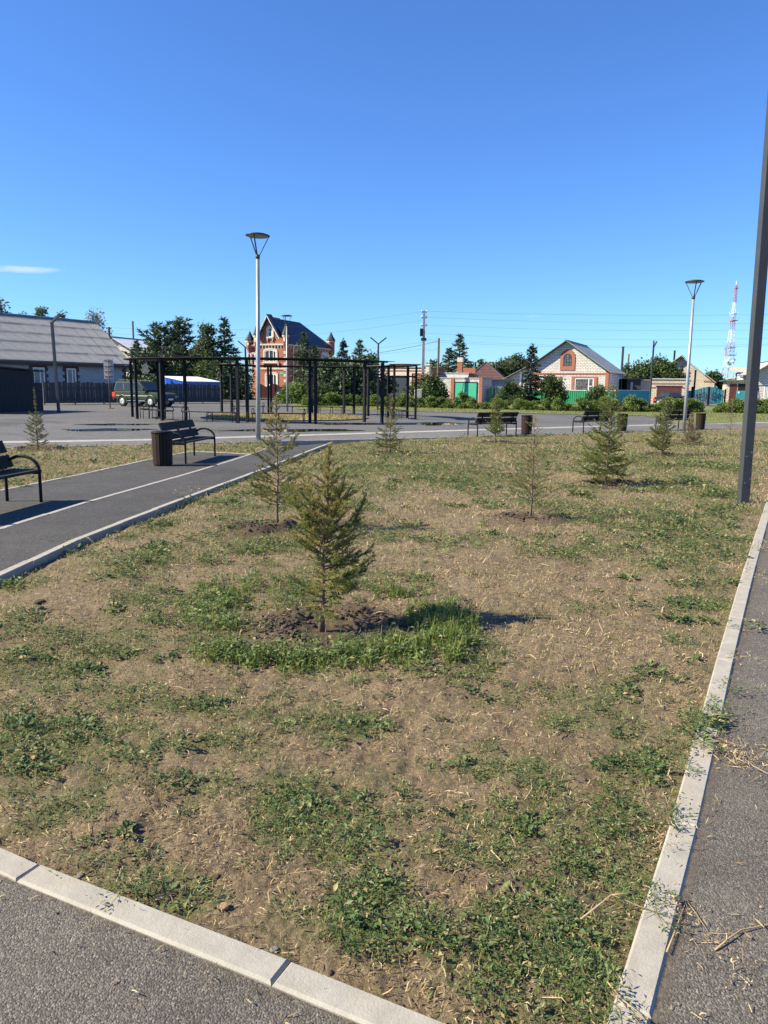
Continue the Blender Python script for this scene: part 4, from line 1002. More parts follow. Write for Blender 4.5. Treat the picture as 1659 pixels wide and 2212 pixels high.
# ------------------------------------------------------------------ street furniture
def make_bench():
    t_ = thing('park_bench', 'x', 'bench'); L = 1.9
    hoop = []
    for k in range(13):
        a = math.pi*k/12; hoop.append((0, -.25*math.cos(a), .44+.2*math.sin(a)))
    for sx in (-1, 1):
        pts = [(0,-.25,0),(0,-.25,.2)] + hoop + [(0,.25,.2),(0,.25,0)]
        m = MB(); m.tube(pts, .022, 8); m.tube([(0,-.25,.41),(0,.25,.41)], .018, 6); o = m.build('hoop_leg', M['steel_dark'], t_, True); o.location.x = sx*(L/2-.03)
        m = MB(); m.bar((0,.16,.42), (0,.34,.84), .05, .02, (1,0,0)); o = m.build('back_support', M['steel_dark'], t_); o.location.x = sx*(L/2-.22)
    m = MB(); m.bar((0,.16,.42), (0,.34,.84), .05, .02, (1,0,0)); m.build('back_support', M['steel_dark'], t_)
    sl = MB(); sl.box(-L/2+.0, L/2-.0, -.055, .055, 0, .035); sm = sl.mesh('seat_slat', M['bench_wood'])
    for k in range(4): part('seat_slat', sm, t_, (0, -.205+k*.122, .425))
    bl = MB(); bl.box(-L/2, L/2, -.018, .018, -.085, .085); bm_ = bl.mesh('back_slat', M['bench_wood'])
    for z, y in ((.565, .205), (.76, .288)): part('back_slat', bm_, t_, (0, y-.02, z), (-math.atan2(.18,.42), 0, 0))
    return t_
bench0 = make_bench(); used = [False]
def place_bench(near_l, near_r, face, label):
    """back/front line through two ground points; face = +1 if the side seen from the camera is the front"""
    a, b = Vector(near_l), Vector(near_r); d = (b-a).normalized()
    n = Vector((-d.y, d.x))                      # pointing away from camera for d ~ +x
    m = (a+b)/2
    o = bench0 if not used[0] else copy_tree(bench0); used[0] = True
    c = m + n*.25
    o.location = (c.x, c.y, -.015); o.rotation_euler = (0,0, math.atan2(d.y, d.x) + (0 if face > 0 else math.pi))
    o['label'] = label; o['group'] = 'park benches with hoop legs'; return o
place_bench(g2(396,1002), g2(468.6,983), 1, 'dark slatted bench on the asphalt path beside a brown litter bin')
d_ = (Vector(g2(468.6,983))-Vector(g2(396,1002))).normalized(); e_ = Vector(g2(89,1083)); place_bench(tuple(e_-d_*1.84), tuple(e_), 1, 'dark slatted bench on the asphalt path with no litter bin next to it')
place_bench(g2(1018.5,943), g2(1126,939.5), -1, 'dark bench seen from behind with the upright bushy sapling before it')
place_bench(g2(1241.8,935), g2(1336,931), -1, 'dark bench seen from behind, partly hidden by the fullest cone sapling')
place_bench(g2(1418,930), g2(1507,926), -1, 'dark bench seen from behind, crossed by the galvanised lamp post')
def make_bin():
    t_ = thing('litter_bin', 'x', 'litter bin'); n = 18
    sl = MB(); sl.hexa([(.165,-.028,.03),(.19,-.028,.03),(.19,.028,.03),(.165,.028,.03),(.182,-.031,.66),(.207,-.031,.66),(.207,.031,.66),(.182,.031,.66)]); sm = sl.mesh('slat', M['bin_wood'])
    for k in range(n): part('slat', sm, t_, (0,0,0), (0,0,2*math.pi*k/n))
    m = MB(); m.lathe([(.15,.02),(.168,.03),(.172,.62),(.15,.63)], 20); m.build('liner', M['steel_dark'], t_, True)
    m = MB(); m.lathe([(.17,.655),(.213,.655),(.213,.7),(.19,.705),(.17,.70)], 24); m.build('rim', M['steel_dark'], t_, True)
    m = MB(); m.lathe([(.17,0),(.18,0),(.18,.03),(.16,.03)], 20); m.build('base_ring', M['steel_dark'], t_, True); return t_
bin0 = make_bin()
for i, (p, lab) in enumerate([((352,1004), 'brown slatted litter bin beside the bench on the asphalt path'), ((1137,937), 'brown slatted litter bin at the end of the bench behind the upright sapling'), ((1343,929.5), 'brown slatted litter bin behind the fullest cone sapling'), ((1512,926), 'brown slatted litter bin right of the galvanised lamp post')]):
    o = bin0 if i == 0 else copy_tree(bin0); q = G(*p); o.location = (q.x, q.y, -.014); o['label'] = lab; o['group'] = 'brown slatted litter bins'; o.rotation_euler.z = i*.7

def disc_lamp(vx, vy, top_vy, label, dia=.7, tilt=0):
    p = G(vx, vy); H = ztop(vx, top_vy, p.y); t_ = thing('disc_lamp_post', label, 'lamp post', (p.x, p.y, -.02), 0, 'post top disc lamps'); t_.rotation_euler = (0, math.radians(tilt), 0)
    m = MB(); m.tube([(0,0,0),(0,0,H*.35),(0,0,H-.62)], [.072,.062,.05], 14); m.build('pole', M['galv'], t_, True)
    m = MB(); m.box(-.09,.09,-.09,.09,0,.025); m.build('base_plate', M['galv'], t_)
    m = MB(); m.tube([(0,0,H-.66),(0,0,H-.55)], .062, 12); m.build('collar', M['steel_mid'], t_, True)
    for k in range(3):
        a = 2*math.pi*k/3 + .35; m = MB(); m.bar((.05*math.cos(a),.05*math.sin(a),H-.57), (dia*.46*math.cos(a), dia*.46*math.sin(a), H-.03), .035, .02); m.build('strut', M['steel_mid'], t_)
    m = MB(); R_ = dia/2; m.lathe([(R_*.9,H-.035),(R_,H-.03),(R_*1.0,H-.005),(R_*.7,H+.03),(.06,H+.032)], 28); m.build('lamp_head', M['steel_mid'], t_, True)
    m = MB(); m.lathe([(R_*.86,H-.05),(R_*.87,H-.0355)], 24); m.build('diffuser', M['lamp_glass'], t_); return t_
disc_lamp(558, 951, 506, 'tall galvanised disc lamp post on the lawn end beside the asphalt path', tilt=.6)
disc_lamp(1477, 936, 606, 'galvanised disc lamp post rising behind the brown withered sapling', tilt=-.4)
disc_lamp(620.7, 889, 681, 'galvanised disc lamp post inside the ring pergola before the brick house')

def fork_lamp(vx, vy, top_vy, label, w=.11, arms=((1,0),(-1,0)), H=None, mat='steel_mid', tilt=0, arm_len=.75):
    p = G(vx, vy); H = H or ztop(vx, top_vy, p.y); t_ = thing('fork_lamp_post', label, 'lamp post', (p.x, p.y, -.03), 0, 'square posts with slanted lamp arms'); t_.rotation_euler = (0, math.radians(tilt), 0)
    h0 = H - arm_len*.62
    m = MB(); m.box(-w/2,w/2,-w/2,w/2,0,h0); o = m.build('pole', M[mat], t_); b = o.modifiers.new('b','BEVEL'); b.width = .008; b.segments = 2
    m = MB(); m.box(-w*1.1,w*1.1,-w*1.1,w*1.1,0,.02); m.build('base_plate', M[mat], t_)
    for ax, ay in arms:
        d = Vector((ax*.78, ay*.78, .62))*arm_len; m = MB(); s0 = Vector((0,0,h0-.04)); m.bar(s0, s0+d, w*.9, w*.7); arm = m.build('lamp_arm', M[mat], t_)
        m = MB(); q0 = s0+d*.45-Vector((0,0,w*.42)); m.bar(q0, q0+d*.5, w*.6, .012); m.build('led_strip', M['lamp_glass'], arm)
    return t_
fork_lamp(127, 890, 676, 'dark square lamp post in front of the slate roofed house', .14, ((.95,-.3),), tilt=-1.2)
fork_lamp(815.6, 885, 727, 'fork headed lamp post behind the ring pergola with both arms raised', .12)
fork_lamp(1402, 888, 735, 'fork headed lamp post between the hedge and the white garage', .12, ((.6,.6),(-.3,-.8)))
fork_lamp(669, 874, 750, 'single armed lamp post before the shaded wall of the brick house', .11, ((-1,.2),))
fork_lamp(532, 878, 735, 'single armed lamp post left of the brick house with turrets', .12, ((-.95,0),))
fork_lamp(353, 871.5, 747, 'single armed lamp post behind the bronze pergola roof', .11, ((1,0),))
pole = fork_lamp(1605, 1083, 0, 'tall dark grey square lamp post beside the right kerb', .135, H=9.5, arm_len=1.0, tilt=-.9)
for z in (.35, .75):
    for k in (-.03,.03):
        m = MB(); m.lathe([(.008,0),(.008,.006),(.004,.008)], 8); m.build('bolt', M['chrome'], pole, loc=(k*1.2, -.075, z+k), rot=(math.pi/2,0,0))

# road sign seen from behind
p = G(238, 881.7); t_ = thing('road_sign', 'road sign on a rusty post, its two grey plates seen from behind', 'sign', (p.x, p.y, -.03))
hh = ztop(238, 770, p.y)
m = MB(); m.tube([(0,0,0),(0,0,hh-.15)], .035, 10); m.build('post', M['rust'], t_, True)
for z0, z1 in ((hh-.78, hh-.1), (hh-1.45, hh-.82)):
    m = MB(); m.box(-.33,.33,.05,.058,z0,z1); pl = m.build('plate', M['sign_back'], t_)
    for z in (z0+.15, z1-.15):
        m = MB(); m.box(-.28,.28,.03,.05,z-.018,z+.018); m.build('bracket', M['steel_dark'], pl)
m = MB(); m.lathe([(.3,0),(.26,.03),(.05,.05)], 12); m.build('base', M['rust'], t_, True)

# ------------------------------------------------------------------ ring pergola with curved benches
PRI, PRO, PH = 5.55, 7.0, 2.86
perg = thing('ring_pergola', 'dark steel ring pergola with bronze roof around a dry grass island', 'pergola', (RC[0], RC[1], -.03))
pm = MB(); pm.box(-.06,.06,-.06,.06,0,PH-.06); pm = pm.mesh('post', M['steel_dark'])
arcs = [([-168,-151,-134,-101,-72,-42], -174, -37), ([-2,19,42], -7, 47), ([61,82,107,132], 56, 138)]
def pol(r, a, z=0):
    r *= 1 + .15*max(0, min(1, (-a-112)/45));
    a = math.radians(a); return (r*math.cos(a), r*math.sin(a), z)
for fr, a0, a1 in arcs:
    for a in fr:
        part('post', pm, perg, pol(PRO-.15, a), (0,0,math.radians(a))); part('post', pm, perg, pol(PRI+.15, a), (0,0,math.radians(a)))
        for z in (2.25,):
            m = MB(); m.bar(pol(PRI+.2, a, z), pol(PRO-.2, a, z), .05, .08); m.build('cross_bar', M['steel_dark'], perg)
    n = int((a1-a0)/3)
    for rad in (PRI+.15, PRO-.15):
        m = MB()
        for k in range(n):
            b0, b1 = a0+2+(a1-a0-4)*k/n, a0+2+(a1-a0-4)*(k+1)/n; m.bar(pol(rad, b0, PH-.03), pol(rad, b1, PH-.03), .05, .05)
        m.build('ring_beam', M['steel_dark'], perg)
    m = MB(); vs = []; fs = []
    for k in range(n+1):
        b = a0+(a1-a0)*k/n
        for r_, z in ((PRI-.1,PH),((PRI+PRO)/2,PH+.012),(PRO+.1,PH)): vs += [pol(r_, b, z), pol(r_, b, z+.022)]
    for k in range(n):
        i = k*6; j = i+6
        for q in (0, 2): fs += [(i+q,i+q+2,j+q+2,j+q),(i+q+1,j+q+1,j+q+3,i+q+3)]
        fs += [(i,j,j+1,i+1),(i+4,i+5,j+5,j+4)]
    fs += [(0,1,3,2),(2,3,5,4),(n*6,n*6+2,n*6+3,n*6+1),(n*6+2,n*6+4,n*6+5,n*6+3)]
    m.add(vs, fs); m.build('roof_sheet', M['bronze'] if a0 == -7 else M['dark_sheet'], perg)
m = MB()   # leaf shaped ornament panel fixed between two posts
for k in range(7):
    a = math.pi*(.08+.84*k/6); m.bar((.05*math.cos(a),0,.1), (.55*math.cos(a),0,.1+.6*math.sin(a)), .09, .02, (0,1,0))
    m.bar((.3*math.cos(a),0,.1+.33*math.sin(a)), (.45*math.cos(a+.25),0,.1+.48*math.sin(a+.25)), .06, .018, (0,1,0))
o = m.build('leaf_ornament', M['steel_mid'], perg, loc=pol(PRO-.15, -143, 2.05), rot=(0,0,math.radians(-143+90)))
def curved_bench(a0, a1, r, label, hoops=True):
    t_ = thing('curved_bench', label, 'bench', (RC[0], RC[1], -.03), 0, 'curved benches under the ring pergola')
    n = max(3, int((a1-a0)/4))
    for q in range(3):
        rr_ = r + (q-1)*.13; m = MB()
        for k in range(n): m.bar(pol(rr_, a0+(a1-a0)*k/n, .44), pol(rr_, a0+(a1-a0)*(k+1)/n, .44), .11, .04)
        m.build('seat_slat', M['bench_wood'], t_)
    for a in (a0+.8, (a0+a1)/2, a1-.8):
        m = MB(); m.tube([pol(r-.19,a,0), pol(r-.19,a,.41), pol(r+.19,a,.41), pol(r+.19,a,0)], .02, 6); m.build('leg', M['steel_dark'], t_)
    if hoops:
        for a in (a0+.4, a1-.4):
            m = MB(); pts = [pol(r+.21*math.cos(u_), a, .42+.24*math.sin(u_)) for u_ in np.linspace(0, math.pi, 9)]; m.tube(pts, .018, 6); m.build('arm_hoop', M['steel_dark'], t_, True)
    return t_
for a0, a1, r, lab, hp in [(-166,-153,6.3,'curved bench under the leftmost pergola bay, closest to the green car',1), (-149,-136,6.3,'curved bench under the pergola bay beside the leaf ornament',1), (-128,-104,6.3,'curved bench between the ornament bay and the tall lamp post',1), (-97,-75,6.3,'curved bench before the dry grass island, facing the brick house',1),
        (1,17,6.3,'curved backless bench in the separate pergola bay near the white meter box',0), (22,39,6.3,'curved backless bench deeper in the separate pergola bay',0), (64,80,6.3,'curved bench on the hedge side of the ring, nearest the meter box',0), (85,104,6.3,'curved bench on the hedge side of the ring behind the island',1), (110,129,6.3,'curved bench at the far end of the hedge side arc',1)]:
    curved_bench(a0, a1, r, lab, hp)

# ------------------------------------------------------------------ buildings
def rect(u0, z0, u1, z1): return [(u0,z0),(u1,z0),(u1,z1),(u0,z1)]
def arch(u0, z0, u1, z1, n=8, f=1.0):
    r_ = (u1-u0)/2; h = min(r_*f, z1-z0); c_ = (u0+u1)/2
    return [(u0,z0),(u1,z0)] + [(c_+r_*math.cos(a), z1-h+h*math.sin(a)) for a in np.linspace(0, math.pi, n)]
def off(out, k):
    cx_ = sum(p[0] for p in out)/len(out); cz = sum(p[1] for p in out)/len(out)
    u0, u1 = min(p[0] for p in out), max(p[0] for p in out); z0, z1 = min(p[1] for p in out), max(p[1] for p in out)
    fx, fz = (u1-u0+2*k)/(u1-u0), (z1-z0+2*k)/(z1-z0); cu, cv = (u0+u1)/2, (z0+z1)/2
    return [(cu+(x-cu)*fx, cv+(z-cv)*fz) for x, z in out]
def window(root, out, fw=.1, mull=(), trans=(), glass='glass', fmat='white_frame', sur=0, smat='cream', y=0.0, top=None):
    """window part with its pane and bars; out = outline in the wall plane"""
    if sur:
        so = off(out, sur)
        if top is not None: zt_ = max(p[1] for p in out); so = [(x, min(z, zt_+top)) for x, z in so]
        m = MB(); m.ringprism(off(out, .005), so, y-.1, y+.02); m.build('window_surround', M[smat], root)
    m = MB(); m.ringprism(off(out, -fw), out, y-.06, y+.01)
    u0, u1 = min(p[0] for p in out), max(p[0] for p in out); z0, z1 = min(p[1] for p in out), max(p[1] for p in out)
    for f in mull: m.box(u0+(u1-u0)*f-fw*.4, u0+(u1-u0)*f+fw*.4, y-.055, y-.012, z0+fw, z1-fw)
    for f, a, b in trans: m.box(u0+(u1-u0)*a, u0+(u1-u0)*b, y-.053, y-.013, z0+(z1-z0)*f-fw*.35, z0+(z1-z0)*f+fw*.35)
    w_ = m.build('window', M[fmat], root)
    m = MB(); m.prism(off(out, -fw*.9), y-.03, y-.008); m.build('pane', M[glass], w_); return w_
def side_root(root, x, ang):
    o = bpy.data.objects.new('side_wing', None); return o
def prect(pl, f, x0, y0, x1, y1):
    (a, zb) = pl.uz(*f(x0, y1)); (b, _) = pl.uz(*f(x1, y1)); zt = pl.z(*f((x0+x1)/2, y0)); return (a, max(zb,.3), b, zt)
def slab_quad(m, P, t_, mi=0):
    P = [Vector(p) for p in P]; n = (P[1]-P[0]).cross(P[3]-P[0]).normalized()
    if n.z < 0: n = -n
    m.hexa([p for p in P] + [p+n*t_ for p in P], mi)

def gable_house(name, label, vxr, Y, ang, vxl, peak, eave, D, wall, roof, trim, oh=.45, group=None):
    """gable front house: right front corner at column vxr, distance Y"""
    rc = at(vxr, 840, Y); pl = Plane(rc, ang); W = -pl.u(vxl); o = rc - pl.d*W; pl = Plane(o, ang)
    pu, pz = pl.uz(*peak); eu, ez = pl.uz(*eave)
    t_ = thing(name, label, 'house', (o.x, o.y, -.03), ang, group)
    k = (pz-ez)/(eu-pu)                      # roof pitch
    zr, zl = pz-k*(W-pu), pz-k*pu
    m = MB(); m.prism([(0,0),(W,0),(W,zr-.12),(pu,pz-.12),(0,zl-.12)], 0, D); m.build('wall', M[wall], t_)
    for s_, ue in ((1, eu), (-1, -(eu-W))):
        m = MB(); ze = pz-k*abs(ue-pu); slab_quad(m, [(pu,-oh,pz),(ue,-oh,ze),(ue,D+oh,ze),(pu,D+oh,pz)], .09); rf = m.build('roof', M[roof], t_)
        m = MB(); m.bar((pu,-oh-.03,pz+.02), (ue,-oh-.03,ze+.02), .06, .2, (0,1,0)); m.build('barge_board', M[trim], rf)
    m = MB(); m.bar((pu,-oh,pz+.1), (pu,D+oh,pz+.1), .3, .06); m.build('ridge_cap', M[trim], t_)
    return t_, pl, W, pu, pz, zr, k

# --- slate roofed house on the left
Yr = 75.0; rc = at(272, 830, Yr); ez = ztop(276, 787, Yr)
kz = ztop(0, 776.4, 1.0)-EYE; Yl = (ez-EYE)/kz; lc = at(0, 776.4, Yl)
dv = Vector((rc.x-lc.x, rc.y-lc.y, 0)); ang = math.atan2(dv.y, dv.x); dn = dv.normalized()
o = Vector((lc.x, lc.y, 0)) - dn*5.0; Lw = dv.length + 5.0
side = Plane(rc, ang+math.pi/2); hw, rz_ = side.uz(*Z1(740, 240))
t_ = thing('slate_roof_house', 'long pale brick house under a big corrugated grey slate roof', 'house', (o.x, o.y, -.03), ang)
pl = Plane(o, ang); m = MB(); eo = .55; sl = math.atan2(rz_-ez, hw+eo); ze = ez; ez = ze + eo*math.tan(sl)
vs = []; prof = [(0,0),(0,ez),(hw,rz_-.1),(2*hw,ez),(2*hw,0)]
for x in (0, Lw): vs += [(x, y, z) for y, z in prof]
m.add(vs, [(0,1,2,3,4),(9,8,7,6,5)] + [(i,(i+1)%5,(i+1)%5+5,i+5) for i in range(5)]); m.build('wall', M['grey_brick'], t_)
slen = (hw+eo)/math.cos(sl); rows = 5; rl = slen/rows; cw_ = 1.08
sh = MB(); nw_ = 6; npt = nw_*4; vs = []
for e_ in (0, 1):
    for i in range(npt+1):
        x = (cw_+.05)*i/npt; vs.append((x, (rl+.1)*e_, .045*math.cos(2*math.pi*i/4) + (.022 if e_ == 0 else .0)))
sh.add(vs, [(i, i+1, npt+2+i, npt+1+i) for i in range(npt)])
thick = len(sh.v); sh.add([(x, y, z-.012) for x, y, z in vs], [(npt+1+i, npt+2+i, i+1, i) for i in range(npt)]); sm = sh.mesh('roof_sheet', M['slate'], False, False)
m = MB(); slab_quad(m, [(-.2,-eo,ze-.08),(Lw+.35,-eo,ze-.08),(Lw+.35,hw,rz_-.09),(-.2,hw,rz_-.09)], .03); slab_quad(m, [(-.2,hw,rz_-.06),(Lw+.35,hw,rz_-.06),(Lw+.35,2*hw+eo,ze-.06),(-.2,2*hw+eo,ze-.06)], .08)
roof = m.build('roof', M['slate'], t_)
r_ = random.Random(9); nc = int((Lw+.5)/cw_)+1
for i in range(rows):
    for j in range(nc):
        x = Lw+.4-(j+1)*cw_
        y = -eo-.06+rl*i*math.cos(sl); z = ze+.01+rl*i*math.sin(sl)
        part('roof_sheet', sm, roof, (x, y, z+r_.uniform(-.006,.01)), (sl, r_.uniform(-.004,.004), 0))
m = MB(); m.bar((-.2,hw,rz_+.05), (Lw+.4,hw,rz_+.05), .32, .1); m.build('ridge_cap', M['slate'], roof)
m = MB(); m.box(-.2, Lw+.3, -eo+.02, -eo+.08, ze-.35, ze-.1); m.build('fascia', M['brown_board'], t_)
m = MB(); m.box(-.2, Lw+.3, -eo+.08, -.01, ze-.34, ze-.30); m.build('soffit', M['brown_board'], t_)
tooth = MB(); tooth.box(0,.3,-.06,.02,0,.22); tm = tooth.mesh('quoin_brick', M['maroon'])
for x0, x1, yt in ((545,735,1018), (1092,1245,1035)):
    a, zb, b, zt = prect(pl, ZL, x0, yt, x1, 1290); zb = 1.0
    window(t_, rect(a,zb,b,zt), .12, (.62,), (), 'glass_c')
    m = MB(); m.box(a-.28, b+.28, -.07, .02, zt, zt+.3); m.build('lintel', M['maroon'], t_)
    for k in range(7):
        for e_, s_ in ((a, -1), (b, 1)):
            w0 = .16 if k % 2 else .34; part('quoin_brick', tm, t_, (e_ if s_ > 0 else e_-w0, 0, zb+k*(zt-zb)/7), (0,0,0), (w0/.3, 1, (zt-zb)/7/.22))
for k in range(12):
    w0 = .2 if k % 2 else .4; part('quoin_brick', tm, t_, (Lw-w0+.03, -.01, k*.28), (0,0,0), (w0/.3, 1, .28/.22))

# --- dark shed in front of it
p0 = G(-60, 893); p1 = G(78, 887); ang = math.atan2(p1.y-p0.y, p1.x-p0.x); pl = Plane(p0, ang); W = (p1-p0).length
t_ = thing('dark_shed', 'near black boarded shed with a sloping roof beside the plaza', 'shed', (p0.x, p0.y, -.03), ang)
zl_, zr_ = ztop(0, 788, p0.y), ztop(78, 798, p1.y)
m = MB(); m.prism([(0,0),(W,0),(W,zr_-.12),(0,zl_)], 0, 3.0); m.build('wall', M['shed_dark'], t_)
m = MB(); slab_quad(m, [(-.2,-.2,zl_+.03),(W+.7,-.2,zr_-.1),(W+.7,3.2,zr_-.1),(-.2,3.2,zl_+.03)], .08); m.build('roof', M['shed_dark'], t_)
p2 = G(104, 886); za = ztop(100, 826, p2.y)
m = MB(); m.box(W-.1, W+(p2-p1).length, .25, 2.2, 0, za); m.build('annex', M['shed_dark'], t_)
bd = MB(); bd.box(-.09,.09,-.02,0,0,1); bdm = bd.mesh('board', M['shed_dark'])
for k in range(int(W/.21)): part('board', bdm, t_, (.1+k*.21, -.003, 0), (0,0,0), (1,1,max(.5, zl_+(zr_-zl_)*(.1+k*.21)/W-.12)))

# --- wooden board fence
fa, fb = G(98, 873.2), G(483, 870); dv = fb-fa; L = dv.length; ang = math.atan2(dv.y, dv.x); fh = ztop(290, 827, (fa.y+fb.y)/2)
t_ = thing('board_fence', 'dark weathered board fence behind the green car', 'fence', (fa.x, fa.y, -.03), ang)
bm_ = MB(); bm_.box(-.072,.072,-.02,.0,.06,1.0); bmm = bm_.mesh('board', M['fence_wood']); r_ = random.Random(31)
for k in range(int(L/.155)): part('board', bmm, t_, (.08+k*.155, r_.uniform(-.012,.006), 0), (0, r_.uniform(-.008,.008), 0), (1,1,fh*r_.uniform(.97,1.025)))
for z in (.45, fh-.4):
    m = MB(); m.box(0, L, .02, .07, z-.05, z+.05); m.build('rail', M['fence_wood'], t_)
for k in range(int(L/2.5)+1):
    m = MB(); m.box(k*2.5-.05, k*2.5+.05, .08, .18, 0, fh-.05); m.build('post', M['fence_wood'], t_)

# --- white roofed house and blue shed behind the fence
t_, pl, W, pu, pz, zr, k = gable_house('white_roof_house', 'white brick house with a bright white metal roof behind the slate house', Z1(1075,0)[0], 98, math.radians(-20), Z1(780,0)[0], Z1(915,368), Z1(1120,492), 14, 'white_brick', 'roof_white', 'brown_board')
a, zb, b, zt = prect(pl, Z1, 962, 470, 995, 520); window(t_, rect(a,zb,b,zt), .1)
p = at(Z1(1100,0)[0], 800, 108); m = MB(); m.tube([(p.x,p.y,3),(p.x,p.y,ztop(Z1(1100,0)[0], Z1(0,238)[1], 108))], .13, 8); o = m.build('chimney_pipe', M['steel_mid']); tag(o, 'thin metal chimney pipe standing above the white metal roof', 'chimney pipe')
nc_ = at(402, 830, 77); ang = math.radians(40); pl = Plane(nc_, ang); Wf = pl.u(474); sp = Plane(nc_, ang+math.pi/2); Ds = sp.u(357)
zf = pl.z(402, 824.5); zbk = sp.z(*Z1(1350, 690))
t_ = thing('blue_shed', 'blue metal shed with a white single slope roof behind the board fence', 'shed', (nc_.x, nc_.y, -.03), ang)
m = MB(); vs = [(0,0,0),(0,Ds,0),(0,Ds,zbk),(0,0,zf)]; vs += [(x+Wf,y,z) for x,y,z in vs]
m.add(vs, [(0,1,2,3),(7,6,5,4),(0,3,7,4),(1,5,6,2),(3,2,6,7),(0,4,5,1)]); m.build('wall', M['blue_sheet'], t_)
m = MB(); slab_quad(m, [(-.12,-.2,zf+.02),(Wf+.15,-.2,zf+.02),(Wf+.15,Ds+.2,zbk+.02),(-.12,Ds+.2,zbk+.02)], .07); m.build('roof', M['roof_white'], t_)
rb = MB(); rb.box(-.05,0,-.05,.05,0,1); rbm = rb.mesh('siding_rib', M['blue_sheet'])
for k in range(int(Ds/.3)): part('siding_rib', rbm, t_, (-.002, .15+k*.3, 0), (0,0,0), (1,1,zf+(zbk-zf)*(.15+k*.3)/Ds-.05))

# --- red brick house with turrets
Yc = 112.0; TH = math.radians(-23); rc = at(ZC(838,0)[0], 840, Yc); pl = Plane(rc, TH); W = -pl.u(ZC(398,0)[0]); o = rc - pl.d*W; pl = Plane(o, TH)
sp = Plane(rc, TH+math.pi/2); D = sp.u(ZC(1490,0)[0])
t_ = thing('brick_house', 'red brick house with pointed turrets, cream window surrounds and dark steep roof', 'house', (o.x, o.y, -.03), TH)
zc = pl.z(*ZC(620, 575)); pku, pkz = pl.uz(*ZC(588, 150)); uL = pl.u(ZC(262,0)[0])
m = MB(); m.prism([(0,0),(W,0),(W,zc),(pku,pkz-.15),(0,zc)], 0, 3.0); m.build('gable_front', M['red_brick'], t_)
m = MB(); m.box(.02, W-.02, 3.0, D, 0, zc); m.build('wall', M['red_brick'], t_)
m = MB(); m.box(uL, 0.0, 1.6, D-.5, 0, zc-.15); m.build('left_wing', M['red_brick'], t_)
# roof: steep gable with long dark right slope, hipped at the back
rb_u, rb_z = sp.uz(*ZC(1140, 250)); ry = D*.62; zrid = pkz - .35; oh = .5
def roof_face(nm, P, mat='roof_dark', th=.1):
    m = MB()
    if len(P) == 4: slab_quad(m, P, th)
    else:
        n = (Vector(P[1])-Vector(P[0])).cross(Vector(P[2])-Vector(P[0])).normalized(); n = n if n.z > 0 else -n
        m.add(P + [tuple(Vector(p)+n*th) for p in P], [(0,2,1),(3,4,5),(0,1,4,3),(1,2,5,4),(2,0,3,5)])
    return m.build(nm, M[mat], t_)
gz = zc+.1; steep = (pkz-gz)/(pku if pku > 0 else 1)
roof_face('roof', [(W+.35,-.0,gz),(W+.35,D+.3,gz),(pku,ry,zrid),(pku,.3,zrid)])
roof_face('roof', [(-.35,-.0,gz),(-.35,D+.3,gz),(pku,ry,zrid),(pku,.3,zrid)])
roof_face('roof', [(-.35,D+.3,gz),(W+.35,D+.3,gz),(pku,ry,zrid)])
for s_, ue in ((1, pl.u(ZC(775,0)[0])), (-1, pl.u(ZC(440,0)[0]))):
    ze_ = pl.z(*ZC(775, 478))
    m = MB(); slab_quad(m, [(pku,-.55,pkz+.1),(ue,-.55,ze_),(ue,.6,ze_),(pku,.6,pkz+.1)], .1); gr = m.build('gable_roof', M['roof_dark'], t_)
    m = MB(); m.bar((pku,-.6,pkz-.1), (ue,-.6,ze_-.16), .08, .28, (0,1,0)); m.build('barge_board', M['white_frame'], gr)
roof_face('wing_roof', [(uL-.3,1.3,zc-.15),(0,1.3,zc-.15),(.6,3.2,zc+2.6),(uL+1.0,3.2,zc+2.0)])
# cornice and brackets
m = MB(); m.box(-.15,W+.15,-.22,.0,zc-.12,zc+.12); m.box(W,W+.22,0,D,zc-.12,zc+.12); m.box(uL-.1,-.0,1.35,1.6,zc-.25,zc-.03); m.build('cornice', M['cream'], t_)
bk = MB(); bk.add([(-.09,0,0),(.09,0,0),(.09,-.2,0),(-.09,-.2,0),(-.09,0,-.55),(.09,0,-.55)], [(0,1,2,3),(0,4,5,1),(3,2,5,4),(0,3,4),(1,5,2)]); bkm = bk.mesh('bracket', M['cream'])
for k in range(10): part('bracket', bkm, t_, (W*(k+.5)/10, 0, zc-.12))
for k in range(16): part('bracket', bkm, t_, (W, D*(k+.5)/16, zc-.12), (0,0,math.pi/2))
m = MB(); zm = pl.z(*ZC(620, 925)); m.box(-.08,W+.08,-.1,0,zm-.12,zm+.12); m.build('string_course', M['cream'], t_)
q = MB(); q.box(-.18,.18,-.06,.05,0,.4); qm = q.mesh('quoin', M['cream'])
for k in range(9):
    for u in (.2, W-.2): part('quoin', qm, t_, (u, 0, .6+k*.82))
# windows
def arched(f, x0, y0, x1, y1, ff=1.0): a, zb, b, zt = prect(pl, f, x0, y0, x1, y1); return arch(a, zb, b, zt, 8, ff)
window(t_, arched(ZC, 572, 325, 638, 468), .12, (), ((.55,.1,.9),), 'glass', sur=.26)
window(t_, arched(ZC, 527, 650, 695, 825, .3), .12, (.4,.75), (), 'glass', sur=.24)
window(t_, arched(ZC, 552, 995, 702, 1160, .3), .12, (.4,.7), (), 'glass', sur=.24)
for x0, y0, x1, y1 in ((560,462,655,490), (500,826,738,852)):
    a, zb, b, zt = prect(pl, ZC, x0, y0, x1, y1); m = MB(); m.box(a,b,-.25,.0,zt-.22,zt); s_ = m.build('sill', M['cream'], t_)
    for u in (a+.12, b-.12): m = MB(); m.prism([(u-.1,zt-.22),(u+.1,zt-.22),(u,zt-.75)], -.2, -.01); m.build('sill_bracket', M['cream'], s_)
